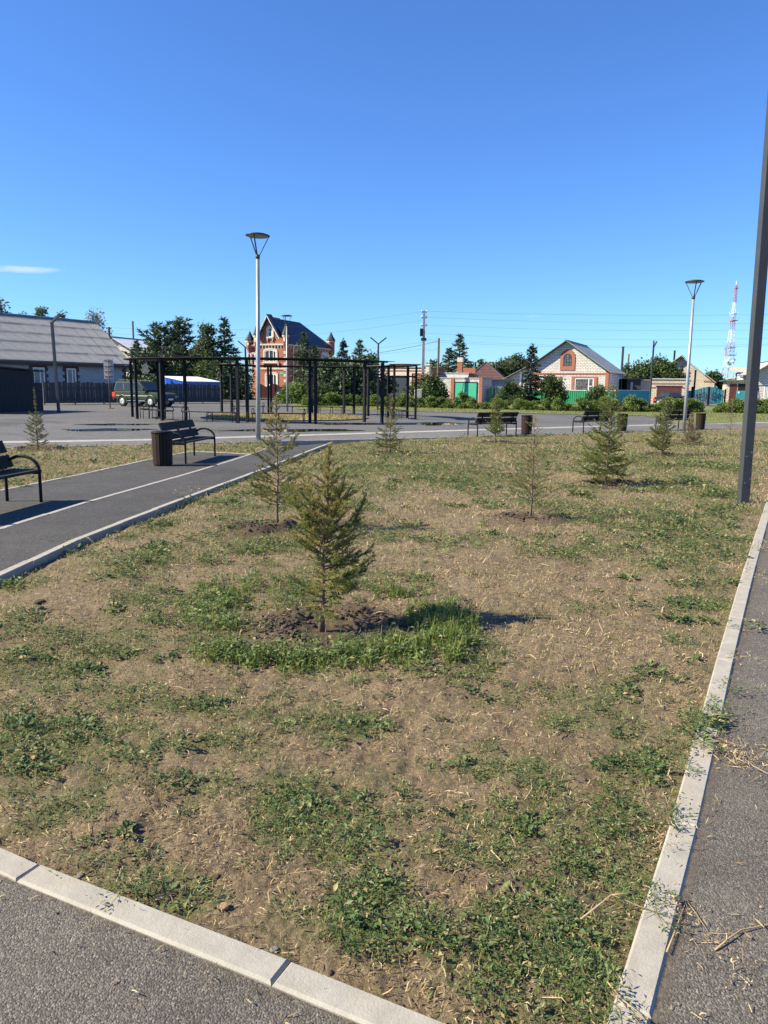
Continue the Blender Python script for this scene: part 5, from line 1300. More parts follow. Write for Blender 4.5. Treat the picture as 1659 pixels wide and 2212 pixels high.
pw = Plane(o + Vector((-pl.d.y, pl.d.x, 0))*1.6, TH)
for x0, x1 in ((290,330), (345,388)):
    a, zb, b, zt = prect(pw, ZC, x0, 705, x1, 875); window(t_, arch(a,zb,b,zt), .08, (), (), 'glass', sur=.2, y=1.6)
rs = bpy.data.objects.new('side_wall', None); link(rs, t_); rs.location = (W,0,0); rs.rotation_euler = (0,0,math.pi/2)
a, zb, b, zt = prect(sp, ZC, 1350, 705, 1440, 850); window(rs, arch(a,zb,b,zt,8,.3), .12, (.5,), (), 'glass', sur=.3)
a = sp.u(ZC(935,0)[0]); m = MB(); m.tube([(a,-.12,zc-.1),(a,-.12,.3)], .07, 6); m.build('downpipe', M['white_frame'], rs)
# turrets
def turret(u, y, zb, z1, z2, r_, nm='turret'):
    m = MB(); m.lathe([(r_*.35,zb-.9),(r_,zb),(r_,z1),(r_*1.12,z1),(r_*1.12,z1+.12)], 8, (u,y,0)); tu = m.build(nm, M['red_brick'], t_)
    m = MB(); m.lathe([(r_*1.3,z1+.12),(r_*.65,z1+(z2-z1)*.5),(.03,z2)], 8, (u,y,0)); m.build('spire_roof', M['roof_spire'], tu)
    m = MB(); m.lathe([(r_*1.16,z1-.2),(r_*1.16,z1+.02)], 8, (u,y,0)); m.build('band', M['cream'], tu)
    m = MB(); m.box(u-.16,u+.16,y-r_-.02,y-r_+.05,zb+.3,zb+.95); m.build('niche', M['cream'], tu)
turret(.15, .1, zc+.1, pl.z(*ZC(372,448)), pl.z(*ZC(372,275)), .42)
turret(W-.1, .1, zc+.1, pl.z(*ZC(820,442)), pl.z(*ZC(828,275)), .46)
turret(pl.u(ZC(215,0)[0])+.2, 1.7, zc-.3, pl.z(*ZC(205,515)), pl.z(*ZC(205,365)), .62)
turret(W-.05, D, zc-.6, sp.z(*ZC(1475,525)), sp.z(*ZC(1472,388)), .62)
a, zb, b, zt = prect(pl, ZC, 750, 975, 802, 1010); m = MB(); m.prism(arch(a,zb,b,zt,10,.5), -.05, -.01); m.build('house_plate', M['green_gate'], t_)
# dark gate with curved top in front
ga = Plane(at(560, 858, 104), math.radians(-4)); u1 = ga.u(ZC(885,0)[0])
t2 = thing('dark_gate', 'dark maroon metal gate with a wavy top before the brick house', 'gate', (ga.o.x, ga.o.y, -.03), ga.ang)
def gz_(x): return ga.z(*ZC(x, 1140))
base_z = ga.z(*ZC(650,1165))
pts = [(0,0),(u1,0)] + [(u1*(1-k/30), base_z + .22*math.cos((1-k/30)*4*math.pi)) for k in range(31)]
m = MB(); m.prism(pts, 0, .06); m.build('leaf_panel', M['maroon'], t2)
for u in (0, u1*.5, u1): m = MB(); m.box(u-.09,u+.09,-.05,.1,0,base_z+.1); m.build('post', M['maroon'], t2)
p = G(*ZC(737,1360)); b_ = thing('blue_barrel', 'blue drum beside the dark maroon gate', 'barrel', (p.x, p.y, -.02)); m = MB(); m.lathe([(.28,0),(.3,.03),(.3,.3),(.315,.32),(.3,.34),(.3,.6),(.315,.62),(.3,.64),(.3,.88),(.27,.9)], 18); m.build('drum', M['blue_barrel'], b_, True); m = MB(); m.lathe([(.25,.86),(.25,.885)], 18); m.build('lid', M['steel_mid'], b_)

# --- low red brick garage, flat roofed part and chimney
def flat_block(name, label, cat, vx0, vx1, vtop, Y, ang, D, mat, roofm='roof_grey', ov=.15, f=lambda x, y: (x, y)):
    p0 = at(f(vx0,0)[0], 845, Y); pl = Plane(p0, ang); W = pl.u(f(vx1,0)[0]); z = pl.z(*f((vx0+vx1)/2, vtop))
    t_ = thing(name, label, cat, (p0.x, p0.y, -.03), ang); m = MB(); m.box(0,W,0,D,0,z); m.build('wall', M[mat], t_)
    m = MB(); m.box(-ov,W+ov,-ov,D+ov,z+.002,z+.14); m.build('roof', M[roofm], t_); return t_, pl, W, z
t_, pl, W, z = flat_block('brick_garage', 'low red brick garage with cream bands and a dark garage door', 'garage', 198, 580, 622, 99, math.radians(-24), 7, 'red_brick', 'brown_board', .12, Z3)
for vy in (632, 655):
    zz = pl.z(*Z3(300, vy)); m = MB(); m.box(-.05,W+.05,-.07,0,zz-.09,zz+.09); m.build('band', M['cream'], t_)
a, zb, b, zt = prect(pl, Z3, 235, 680, 440, 900); m = MB(); m.box(a,b,-.04,.0,0,zt); m.build('garage_door', pmat('dark_blue_door', (.02,.035,.05), .5, .2, 2), t_)
m = MB(); m.ringprism(rect(a,.05,b,zt), rect(a-.3,.0,b+.3,zt+.35), -.09, -.0); m.build('door_surround', M['cream'], t_)
a, zb, b, zt = prect(pl, Z3, 571, 598, 600, 900); m = MB(); m.box(a,b,-.2,.5,0,zt); m.box(a-.1,b+.1,-.3,.6,zt,zt+.2); m.build('corner_pier', M['cream'], t_)
t_, pl, W, z = flat_block('flat_roof_annex', 'flat brick annex with a grey ribbed roof edge behind the wooden pole', 'building', 602, 912, 665, 101, math.radians(-20), 6, 'red_brick', 'roof_grey', .2, Z3)
m = MB(); zz = pl.z(*Z3(750,700)); slab_quad(m, [(-.2,-.7,zz),(W+.2,-.7,zz),(W+.2,.1,z),(-.2,.1,z)], .08); m.build('roof_edge', M['roof_grey'], t_)
a, zb, b, zt = prect(pl, Z3, 760, 622, 912, 660); m = MB(); m.box(a,b,4.5,4.9,z,zt+.2); m.build('parapet', M['red_brick'], t_)
a, zb, b, zt = prect(pl, Z3, 799, 530, 838, 660); m = MB(); m.box(a,b,2.0,2.0+(b-a),z+.14,zt); ch = m.build('chimney', M['red_brick'], t_); m = MB(); m.box(a-.05,b+.05,1.95,2.05+(b-a),zt-.55,zt+.05); m.build('chimney_cap', M['cream'], ch)
# --- white brick wall with green garage gate
t_, pl, W, z = flat_block('white_wall_garage', 'white brick garage front with red pilasters and a bright green gate', 'garage', 676, 1030, 705, 95, math.radians(-22), 5, 'white_brick', 'roof_grey', .05, Z3)
for x0, x1 in ((774,801), (1004,1031)):
    a, zb, b, zt = prect(pl, Z3, x0, 700, x1, 900); m = MB(); m.box(a,b,-.08,-.0,0,zt+.05); m.build('pilaster', M['orange_paint'], t_)
a, zb, b, zt = prect(pl, Z3, 812, 741, 985, 900)
for k in (0, 1):
    m = MB(); m.box(a+(b-a)*.5*k+.01, a+(b-a)*.5*(k+1)-.01, -.07, -.01, .05, zt); m.build('gate_leaf', M['green_gate'], t_)
m = MB(); m.ringprism(rect(a-.02,.03,b+.02,zt+.02), rect(a-.12,0,b+.12,zt+.14), -.06, -.0); m.build('gate_frame', M['steel_dark'], t_)
a, zb, b, zt = prect(pl, Z3, 700, 792, 738, 832); m = MB(); m.box(a,b,-.06,-.0,zb,zt); m.build('hatch', M['green_gate'], t_)
# --- ribbed sheet helper, wave top fence and grey wall behind it
def ribbed(W, H, n, d=.03):
    m = MB(); vs = []
    for i in range(n*4+1):
        q_ = i % 4; vs.append((W*i/(n*4), -d if q_ in (1,2) else 0))
    k = len(vs); m.add([(x,y,.06) for x,y in vs]+[(x,y,H) for x,y in vs], [(i,i+1,k+i+1,k+i) for i in range(k-1)])
    return m
t_, pl, W, z = flat_block('grey_brick_shed', 'grey brick shed wall with a green roof edge beside the green garage gate', 'shed', 740, 1165, 800, 99, math.radians(-3), 4, 'grey_brick', 'green_trim', .2, ZR)
p0 = at(ZR(735,0)[0], 850, 95); pl = Plane(p0, math.radians(-3)); W = pl.u(ZR(1075,0)[0])
t_ = thing('wave_top_fence', 'green sheet metal gate with a wavy top right of the garage', 'fence', (p0.x, p0.y, -.03), pl.ang)
z0 = pl.z(*ZR(905,915)); n = 16
for k in range(n):
    x = (k+.5)/n; h = z0 + .32*math.cos((x*2-1)*math.pi)
    m = MB(); m.box(W*k/n+.02, W*(k+1)/n-.02, -.03 if k % 2 else 0, .02, .1, h); m.build('slat', M['green_sheet'], t_)
for u in (0, W/2, W): m = MB(); m.box(u-.05,u+.05,.03,.12,0,z0+.1); m.build('post', M['green_trim'], t_)
# --- brown hipped roof house
p0 = at(Z3(935,0)[0], 845, 112); pl = Plane(p0, math.radians(-15)); W = pl.u(Z3(1200,0)[0]); ez = pl.z(*Z3(1080,722))
t_ = thing('hipped_roof_house', 'house under a brown metal tile hipped roof behind the green gate', 'house', (p0.x, p0.y, -.03), pl.ang)
m = MB(); m.box(0,W,0,W*.9,0,ez); m.build('wall', M['cream_brick'], t_)
au, az_ = pl.uz(*Z3(1035,596)); au = W*.42; az_ = EYE + (az_-EYE)*1.04
C4 = [(-.6,-.6,ez),(W+.6,-.6,ez),(W+.6,W*.9+.6,ez),(-.6,W*.9+.6,ez)]
for k in range(4):
    A_, B_ = Vector(C4[k]), Vector(C4[(k+1)%4]); P_ = Vector((au, W*.4, az_+.35)); rows_ = 12
    m = MB()
    for i in range(rows_):
        f0, f1 = i/rows_, (i+1.15)/rows_; f1 = min(f1, 1)
        up_ = Vector((0,0,.0)); lo = Vector((0,0,.06))
        m.add([A_.lerp(P_,f0)+lo, B_.lerp(P_,f0)+lo, B_.lerp(P_,f1)+up_, A_.lerp(P_,f1)+up_], [(0,1,2,3)])
    m.build('roof', M['roof_brown'], t_)
    m = MB(); m.bar(A_+Vector((0,0,.08)), P_+Vector((0,0,.08)), .18, .1); m.build('hip_cap', M['roof_brown'], t_)
m = MB(); p = (W*.72, W*.5); m.tube([(p[0],p[1],ez),(p[0],p[1],pl.z(*ZR(814,535))+.1)], .16, 8); m.build('chimney_pipe', M['steel_mid'], t_)

# --- white brick gable house
t_, pl, W, pu, pz, zr, k = gable_house('white_gable_house', 'white brick gable house with brick red trim and an arched attic window', Z6(1140,0)[0], 95, math.radians(-26), Z6(172,0)[0], Z6(605,140), Z6(1185,556), 12, 'white_brick', 'roof_grey', 'green_trim', .55)
zs = pl.z(*Z6(640,565)); m = MB(); m.box(0,W,-.06,0,zs-.11,zs+.11); m.build('string_course', M['orange_paint'], t_)
for x0, x1 in ((1097,1141),):
    a, zb, b, zt = prect(pl, Z6, x0, 512, x1, 800); m = MB(); m.box(a,W+.03,-.07,.3,0,zt); m.build('corner_pilaster', M['orange_paint'], t_)
m = MB(); m.box(-.03,.5,-.07,.3,0,zs-.12); m.build('corner_pilaster', M['orange_paint'], t_)
for x0, x1 in ((240,490), (700,950)):
    a, zb, b, zt = prect(pl, Z6, x0, 622, x1, 800); zb = .95
    window(t_, rect(a,zb,b,zt), .13, (.74,), ((.55,.74,1.0),), 'glass_c', sur=.38, smat='orange_paint', top=.17)
o_ = arched(Z6, 556, 303, 668, 468); window(t_, o_, .1, (.33,.66), ((.3,0,1),), 'glass_c', 'steel_mid')
a, zb, b, zt = prect(pl, Z6, 522, 225, 716, 488); uu = [(a,zb),(b,zb),(b,zb+(zt-zb)*.45),(b+.12,zb+(zt-zb)*.45),(b+.12,zb+(zt-zb)*.8),(b-.35,zt),(a+.35,zt),(a-.12,zb+(zt-zb)*.8),(a-.12,zb+(zt-zb)*.45),(a,zb+(zt-zb)*.45)]
m = MB()
# surround built in bands round the arched opening
ix0, ix1 = min(p[0] for p in o_), max(p[0] for p in o_); iz0, iz1 = min(p[1] for p in o_), max(p[1] for p in o_)
outer = []
for (x, zz) in o_:
    cx_, cz_ = (ix0+ix1)/2, iz0+(iz1-iz0)*.5
    fx = (b-a)/(ix1-ix0); outer.append((cx_+(x-cx_)*fx, cz_+(zz-cz_)*((zt-zb)/(iz1-iz0))*1.02))
m.ringprism(o_, outer, -.08, -.004); m.build('window_surround', M['orange_paint'], t_)
rs = bpy.data.objects.new('side_wall', None); link(rs, t_); rs.location = (W,0,0); rs.rotation_euler = (0,0,math.pi/2)
rcw = pl.o + pl.d*W; sp = Plane(rcw, pl.ang+math.pi/2)
for x0, x1 in ((1268,1310), (1332,1374)):
    a, zb, b, zt = prect(sp, Z6, x0, 620, x1, 790); window(rs, rect(a,max(zb,.8),b,zt), .12, (), (), 'glass_c', 'white_frame')
# annex on its left, dark shed on its right
p0 = at(Z3(1238,0)[0], 845, 103); pl2 = Plane(p0, math.radians(-20)); W2 = pl2.u(Z3(1470,0)[0]); zl2 = pl2.z(*Z3(1240,700)); zr2 = pl2.z(*Z3(1440,575))
t_ = thing('white_lean_to', 'white brick lean to with a rising grey roof left of the gable house', 'building', (p0.x, p0.y, -.03), pl2.ang)
m = MB(); m.prism([(0,0),(W2,0),(W2,zr2),(0,zl2)], 0, 7); m.build('wall', M['white_brick'], t_)
m = MB(); slab_quad(m, [(-.5,-.5,zl2-.2),(W2,-.5,zr2+.05),(W2,7.5,zr2+.05),(-.5,7.5,zl2-.2)], .1); rf = m.build('roof', M['roof_grey'], t_); m = MB(); m.bar((-.5,-.55,zl2-.2),(W2,-.55,zr2+.05), .06, .22, (0,1,0)); m.build('barge_board', M['roof_dark'], rf)
a, zb, b, zt = prect(pl2, Z3, 1345, 660, 1372, 840); window(t_, rect(a,.9,b,zt), .1, smat='white_frame', sur=.15)
t_, pl3, W3, z3 = flat_block('dark_outbuilding', 'dark low outbuilding between the gable house and the white garage', 'shed', 1385, 1565, 640, 102, math.radians(-8), 4, 'fence_wood', 'roof_dark', .3, Z6)
a, zb, b, zt = prect(pl3, Z6, 1430, 675, 1460, 800); m = MB(); m.box(a,b,-.05,0,.2,zt); m.build('door', M['sign_back'], t_)
t_, pl3, W3, z3 = flat_block('pale_lean_to', 'pale boarded lean to with a flat grey roof left of the white garage', 'shed', 62, 200, 625, 103, math.radians(-4), 4, 'cream', 'roof_grey', .35, Z7)

# --- green and teal fences
pgr, ptl = ribbed(2.0, 1.0, 8).mesh('panel', M['green_sheet'], False, False), ribbed(2.0, 1.0, 8).mesh('panel', M['teal_sheet'], False, False)
def sheet_fence(label, vx0, Y0, vx1, Y1, vtop, me, postm):
    a, b = at(vx0, 850, Y0), at(vx1, 850, Y1); a.z = b.z = 0; dv = b-a; L = dv.length; ang = math.atan2(dv.y, dv.x)
    h = ztop((vx0+vx1)/2, vtop, (Y0+Y1)/2); t_ = thing('sheet_fence', label, 'fence', (a.x, a.y, -.03), ang); n = max(1, round(L/2)); w_ = L/n
    for k in range(n):
        part('panel', me, t_, (k*w_, 0, 0), (0,0,0), (w_/2.0, 1, h))
    for k in range(n+1):
        m = MB(); m.box(k*w_-.04,k*w_+.04,.012,.09,0,h+.02); m.build('post', M[postm], t_)
    m = MB(); m.box(0,L,-.04,.03,h-.0,h+.05); m.build('top_rail', M[postm], t_); return t_
sheet_fence('bright green ribbed metal fence before the white gable house', Z6(120,0)[0], 94.5, Z6(1236,0)[0], 89, Z6(0,784)[1], pgr, 'white_paint')
sheet_fence('teal ribbed metal fence joining the green fence to the white garage', Z6(1243,0)[0], 89, Z7(192,0)[0], 90.5, Z6(0,782)[1]+.6, ptl, 'white_paint')
# --- white garage with maroon door
t_, pl, W, z = flat_block('white_garage', 'cream brick garage with a maroon door behind the parked dark car', 'garage', 197, 636, 612, 91, math.radians(-22), 6, 'cream_brick', 'roof_grey', .12, Z7)
a, zb, b, zt = prect(pl, Z7, 262, 703, 566, 900); m = MB(); m.box(a,b,-.04,0,0,zt); m.build('garage_door', M['maroon'], t_)
m = MB(); m.box(a-.1,b+.1,-.08,0,zt,zt+.12); m.build('lintel', M['steel_dark'], t_)
for vy in (662, 715):
    zz = pl.z(*Z7(400,vy)); m = MB(); rng_ = [(0,W)] if vy == 662 else [(0,a-.12),(b+.12,W)]
    for u0, u1 in rng_: m.box(u0,u1,-.03,0,zz-.09,zz+.09)
    m.build('band', M['orange_paint'], t_)
# --- teal gate
a0 = at(Z7(727,0)[0], 865, 97); pl = Plane(a0, math.radians(-4)); W = pl.u(Z7(1116,0)[0])
t_ = thing('teal_gate', 'teal double gate with an arched top and black wrought iron scrolls', 'gate', (a0.x, a0.y, -.03), pl.ang)
zs_, zc_ = pl.z(*Z7(735,738)), pl.z(*Z7(925,700)); n = 9
for lf in (0, 1):
    leaf = bpy.data.objects.new('gate_leaf', None); link(leaf, t_)
    for k in range(n):
        x = (k+.5)/n*.5 + lf*.5; h = zs_ + (zc_-zs_)*(.5-.5*math.cos(2*math.pi*x))
        m = MB(); m.box(W*.5*(lf+k/n)+.015, W*.5*(lf+(k+1)/n)-.015, -.02 if k % 2 else .01, .03, .1, h); m.build('slat', M['teal_sheet'], leaf)
    s_ = 1 if lf else -1; cx_ = W/2
    for j in range(5):
        m = MB(); pts = []
        for i in range(16):
            u_ = i/15; r2 = .45*(1-u_*.75); aa_ = u_*5.5
            pts.append((cx_+s_*(.25+j*.32+r2*math.cos(aa_)*.8), -.045, zs_*.5+(.42-.1*j)*(1 if j % 2 else -1)*.9+r2*math.sin(aa_)))
        m.tube(pts, .028, 5); m.build('scroll', M['black_iron'], leaf)
for u in (-.15, W/2, W+.15): m = MB(); m.box(u-.09,u+.09,-.06,.12,0,zs_+(.1 if u != W/2 else .35)); m.build('post', M['steel_dark'], t_)
p0 = at(Z7(655,0)[0], 850, 95); pl = Plane(p0, math.radians(-4)); h = pl.z(*Z7(680,750)); t_ = thing('sheet_fence', 'short teal fence panel between the white garage and the teal gate', 'fence', (p0.x,p0.y,-.03), pl.ang); W = pl.u(Z7(708,0)[0]); part('panel', ptl, t_, (0,0,0), (0,0,0), (W/2,1,h)); m = MB(); m.box(W,W+.2,-.05,.15,0,h+.5); m.build('post', M['steel_dark'], t_)

# --- tan gable house, outbuilding with the roofer, far right house
t_, pl, W, pu, pz, zr, k = gable_house('tan_gable_house', 'cream brick house with an orange edged steep gable behind the white garage', Z7(985,0)[0], 116, math.radians(-24), Z7(440,0)[0], Z7(580,320), Z7(1008,655), 11, 'cream_brick', 'roof_grey', 'roof_tan', .7)
a, zb, b, zt = prect(pl, Z7, 486, 488, 556, 585); m = MB(); m.prism(arch(a,zb,b,zt,10), -.05, -.01); m.build('arched_panel', pmat('ochre_panel', (.62,.36,.08), .7, .1, 2), t_)
for vy in (485, 635):
    zz = pl.z(*Z7(800,vy)); m = MB(); u1 = W if vy == 635 else pl.u(Z7(556,0)[0]); m.box(0 if vy == 485 else pl.u(Z7(850,0)[0]), u1, -.05, 0, zz-.12, zz+.12); m.build('band', M['orange_paint'], t_)
for vx, y0, y1 in ((470,258,460), (574,450,620), (748,503,620)):
    p = at(Z7(vx,0)[0], 820, 113 if vx != 470 else 120); zt = ztop(*Z7(vx,y0), p.y); m = MB(); m.tube([(0,0,0),(0,0,zt)], .15, 8)
    o = thing('stove_pipe', {470: 'tall dark stove pipe left of the tan gable peak', 574: 'dark stove pipe in front of the ochre arched panel', 748: 'short dark stove pipe on the right of the tan gable'}[vx], 'stove pipe', (p.x,p.y,0)); m.build('pipe', M['steel_dark'], o); m = MB(); m.lathe([(.2,zt),(.2,zt+.06)], 8); m.build('cap', M['steel_dark'], o)
t_, pl, W, z = flat_block('low_outbuilding', 'low brick outbuilding with a green edged flat roof and dark openings', 'building', 1130, 1480, 632, 100, math.radians(-20), 6, 'cream_brick', 'green_trim', .5, Z7)
for x0, x1 in ((1165,1255), (1268,1380)):
    a, zb, b, zt = prect(pl, Z7, x0, 665, x1, 900); m = MB(); m.box(a,b,-.04,0,0,zt); m.build('door', M['maroon'] if x0 == 1165 else M['steel_dark'], t_)
OUT = (pl, z)
p0 = at(Z7(1262,0)[0], 850, 97.5); pl2 = Plane(p0, math.radians(-4)); h = pl2.z(*Z7(1320,752)); W2 = pl2.u(Z7(1380,0)[0]); t_ = thing('sheet_fence', 'short teal fence panel in front of the low outbuilding', 'fence', (p0.x,p0.y,-.03), pl2.ang); part('panel', ptl, t_, (0,0,0), (0,0,0), (W2/2,1,h)); m = MB(); m.box(W2*.18,W2*.36,-.06,-.035,h-.35,h-.1); m.build('notice', M['white_paint'], t_)
t_, pl, W, z = flat_block('tan_roof_barn', 'barn with a tan ribbed roof behind the low outbuilding', 'barn', 1310, 1600, 600, 112, math.radians(-4), 5, 'cream_brick', 'roof_tan', .2, Z7)
zt = pl.z(*Z7(1400,490)); m = MB(); slab_quad(m, [(-.3,-.4,z+.16),(W+.3,-.4,z+.16),(W+.3,4.0,zt+.3),(-.3,4.0,zt+.3)], .08); rf = m.build('roof_slope', M['roof_tan'], t_)
for k in range(18): m = MB(); u = (k+.5)*W/18; m.bar((u,-.4,z+.27),(u,4.0,zt+.41), .08, .05); m.build('roof_rib', M['roof_tan'], rf)
t_, pl, W, pu, pz, zr, k = gable_house('right_edge_house', 'white brick gable house cut by the right picture edge', 1705, 92, math.radians(-15), Z7(1530,0)[0], (1672,780), (1725,815), 10, 'white_brick', 'roof_grey', 'brown_board', .7)
a, zb, b, zt = prect(pl, Z7, 1605, 670, 1659, 800); window(t_, rect(a,.9,b,zt), .12, (.5,), (), 'glass')
# swing frame in that yard
p0 = at(Z7(1530,0)[0], 850, 90); t_ = thing('swing_frame', 'dark A shaped swing frame beside the white house at the edge', 'swing', (p0.x,p0.y,-.02)); zt = ztop(*Z7(1522,690), 90)
for dx in (-.45,.4): m = MB(); m.tube([(dx,0,0),(0,0,zt)], .05, 6); m.build('leg', M['steel_dark'], t_)
m = MB(); m.tube([(0,0,zt),(1.8,.6,zt)], .05, 6); m.build('top_bar', M['steel_dark'], t_)
sheet_fence('low teal fence under the swing frame', Z7(1490,0)[0], 93, 1700, 93, Z7(0,812)[1], ptl, 'white_paint')

# --- roofer bending over on the outbuilding roof
def person(loc, rz):
    t_ = thing('person', 'person in a blue shirt bending over on the green edged roof', 'person', loc, rz)
    J = {'pel':(0,0,.86),'chest':(.42,0,1.0),'neck':(.58,0,.98),'head':(.72,0,.94),'hipL':(0,.1,.84),'kneeL':(.1,.14,.45),'ankL':(-.02,.14,.08),'toeL':(.16,.16,.03),'hipR':(0,-.1,.84),'kneeR':(.0,-.14,.45),'ankR':(-.1,-.14,.08),'toeR':(.08,-.16,.03),
         'shL':(.42,.19,.98),'elL':(.5,.24,.68),'haL':(.62,.2,.42),'fiL':(.66,.19,.33),'shR':(.42,-.19,.98),'elR':(.55,-.22,.7),'haR':(.7,-.16,.48),'fiR':(.75,-.15,.4)}
    E_ = [('pel','chest'),('chest','neck'),('neck','head')]
    for s_ in 'LR': E_ += [('pel','hip'+s_),('hip'+s_,'knee'+s_),('knee'+s_,'ank'+s_),('ank'+s_,'toe'+s_),('chest','sh'+s_),('sh'+s_,'el'+s_),('el'+s_,'ha'+s_),('ha'+s_,'fi'+s_)]
    RAD = {'pel':.15,'chest':.17,'neck':.06,'head':.105,'hip':.1,'knee':.065,'ank':.045,'toe':.04,'sh':.08,'el':.05,'ha':.04,'fi':.025}
    ks = list(J); me = bpy.data.meshes.new('body'); me.from_pydata([J[k] for k in ks], [(ks.index(a), ks.index(b)) for a, b in E_], [])
    for m_ in ('trousers','shirt','skin'): me.materials.append(M[m_])
    ob = bpy.data.objects.new('body_cage', me); COL.objects.link(ob); ob.modifiers.new('s','SKIN'); sub = ob.modifiers.new('u','SUBSURF'); sub.levels = 2
    for i, k in enumerate(ks):
        q = RAD[k.rstrip('LR')] if k.rstrip('LR') in RAD else RAD[k]; me.skin_vertices[0].data[i].radius = (q,q); me.skin_vertices[0].data[i].use_root = (k == 'pel')
    dg = bpy.context.evaluated_depsgraph_get(); me2 = bpy.data.meshes.new_from_object(ob.evaluated_get(dg)); bpy.data.objects.remove(ob)
    me2.materials.clear()
    for m_ in ('trousers','shirt','skin'): me2.materials.append(M[m_])
    for f in me2.polygons:
        c_ = f.center; f.use_smooth = True
        f.material_index = 0 if (c_.x < .1 and c_.z < .95) or c_.z < .3 else (2 if c_.x > .6 or (c_.z < .62 and abs(c_.y) > .12 and c_.x > .5) else 1)
    part('body', me2, t_)
    m = MB(); m.lathe([(.1,-.02),(.112,.03),(.09,.085),(.03,.115)], 12); m.build('hair', M['trousers'], t_, True, loc=(.74,0,.975))
pl, z = OUT; u, _ = pl.uz(*Z7(1268,600)); q = pl.o + pl.d*u; n_ = Vector((-pl.d.y, pl.d.x, 0)); q += n_*1.2; person((q.x, q.y, z+.11), math.radians(-8))
q = pl.o + pl.d*pl.u(Z7(1330,0)[0]) + n_*1.3; t_ = thing('roof_sack', 'white crumpled sheet lying on the green edged roof beside the person', 'sack', (q.x,q.y,z+.11)); m = MB(); m.lathe([(.6,0),(.62,.1),(.4,.22),(.1,.28)], 9); m.build('bundle', M['sack'], t_, True); m = MB(); m.tube([(-.5,-.3,.05),(0,-.35,.24),(.5,-.2,.05)], .02, 5); m.build('strap', M['straw_twig'], t_)

# ------------------------------------------------------------------ poles, wires, meter box, mast
def util_pole(vx, vtop, vbase, Y, mat, label, arms=True, r=.13, square=False):
    p = at(vx, vbase, Y); H = ztop(vx, vtop, Y); t_ = thing('utility_pole', label, 'utility pole', (p.x, p.y, -.05)); m = MB()
    if square: m.hexa([(-r,-r*.8,0),(r,-r*.8,0),(r,r*.8,0),(-r,r*.8,0),(-r*.7,-r*.6,H),(r*.7,-r*.6,H),(r*.7,r*.6,H),(-r*.7,r*.6,H)])
    else: m.tube([(0,0,0),(0,0,H)], [r, r*.75], 8)
    m.build('pole', M[mat], t_)
    if arms:
        for z in (H-.15, H-.75, H-1.6):
            m = MB(); m.box(-.3,.3,-.06,.06,z-.04,z+.04); a = m.build('cross_arm', M['steel_dark'], t_)
            for x in (-.27,.27): m = MB(); m.lathe([(.03,0),(.06,.06),(.05,.16),(.02,.18)], 8, (x,0,z+.04)); m.build('insulator', M['white_paint'], a)
    return t_, p, H
tp_, P1, H1 = util_pole(912.7, Z3(0,148)[1], 850, 84, 'pole_concrete', 'tall concrete utility pole with a transformer box behind the pergola', True, .17, True)
m = MB(); m.box(-.42,-.12,-.2,.2,H1-2.7,H1-1.9); m.build('transformer_box', M['steel_dark'], tp_)
m = MB(); m.box(-.3,.3,-.12,.12,H1-3.2,H1-2.9); m.build('switch_gear', M['steel_mid'], tp_)
_, P2, H2 = util_pole(Z3(670,0)[0], Z3(0,372)[1], 845, 93, 'pole_wood', 'weathered wooden utility pole above the white brick wall', False, .16)
_, P3, H3 = util_pole(Z1(912,0)[0], Z1(0,282)[1], 845, 90, 'pole_wood', 'wooden utility pole beside the white metal roof', True, .2)
_, P4, H4 = util_pole(Z6(1383,0)[0], Z6(0,305)[1], 845, 120, 'pole_wood', 'wooden utility pole behind the right slope of the gable house', False, .16)
p = at(Z6(1305,0)[0], 840, 112); t_ = thing('stove_pipe', 'tall grey stove pipe at the back of the white gable house', 'stove pipe', (p.x,p.y,0)); zt = ztop(*Z6(1305,222), 112); m = MB(); m.tube([(0,0,0),(0,0,zt)], .17, 8); m.build('pipe', M['steel_mid'], t_); m = MB(); m.lathe([(.24,zt),(.24,zt+.07)], 8); m.build('cap', M['steel_dark'], t_)
P5 = at(2050, 845, 78)                                             # next pole of the line, outside the picture
def wire(a, b, sag, label, r=.007):
    pts = [Vector(a).lerp(Vector(b), k/24) - Vector((0,0,sag*4*(k/24)*(1-k/24))) for k in range(25)]
    m = MB(); m.tube(pts, r, 4); tag(m.build('overhead_wire', M['wire'], None, False, fix=False), label, 'wire', 'overhead wires')
def up_(p, z, dy=0): return (p.x, p.y+dy, z)
for i, (z, zr_, sg) in enumerate([(H1-.1, 10.2, .5), (H1-.7, 9.3, .6), (H1-1.55, 8.9, .7), (H1-2.4, 8.3, .9), (H1-3.1, 7.9, 1.0), (H1-3.3, 7.6, .9)]):
    wire(up_(P1, z, .2*(i % 2)), up_(P5, zr_), sg, 'thin dark overhead wire running right from the concrete pole')
for i, (z, z3) in enumerate([(H1-.1, H3-.1), (H1-1.0, H3-.7), (H1-3.4, H3-1.3), (H1-4.1, H3-1.6)]):
    wire(up_(P1, z, .2*(i % 2)), up_(P3, z3), 1.0+.2*i, 'thin dark overhead wire running left from the concrete pole')
wire(up_(P2, H2-.4), up_(P3, H3-2.0), 2.2, 'thick cable from the wooden pole towards the brick house', .022)
wire(up_(P1, H1-4.0), up_(P2, H2-1.2), .3, 'short drop wire between the concrete and the wooden pole', .01)
p = G(897, 880); t_ = thing('meter_box', 'white meter box on a white post behind the hedge bay', 'meter box', (p.x, p.y, -.01)); zt = ztop(897, 840, p.y)
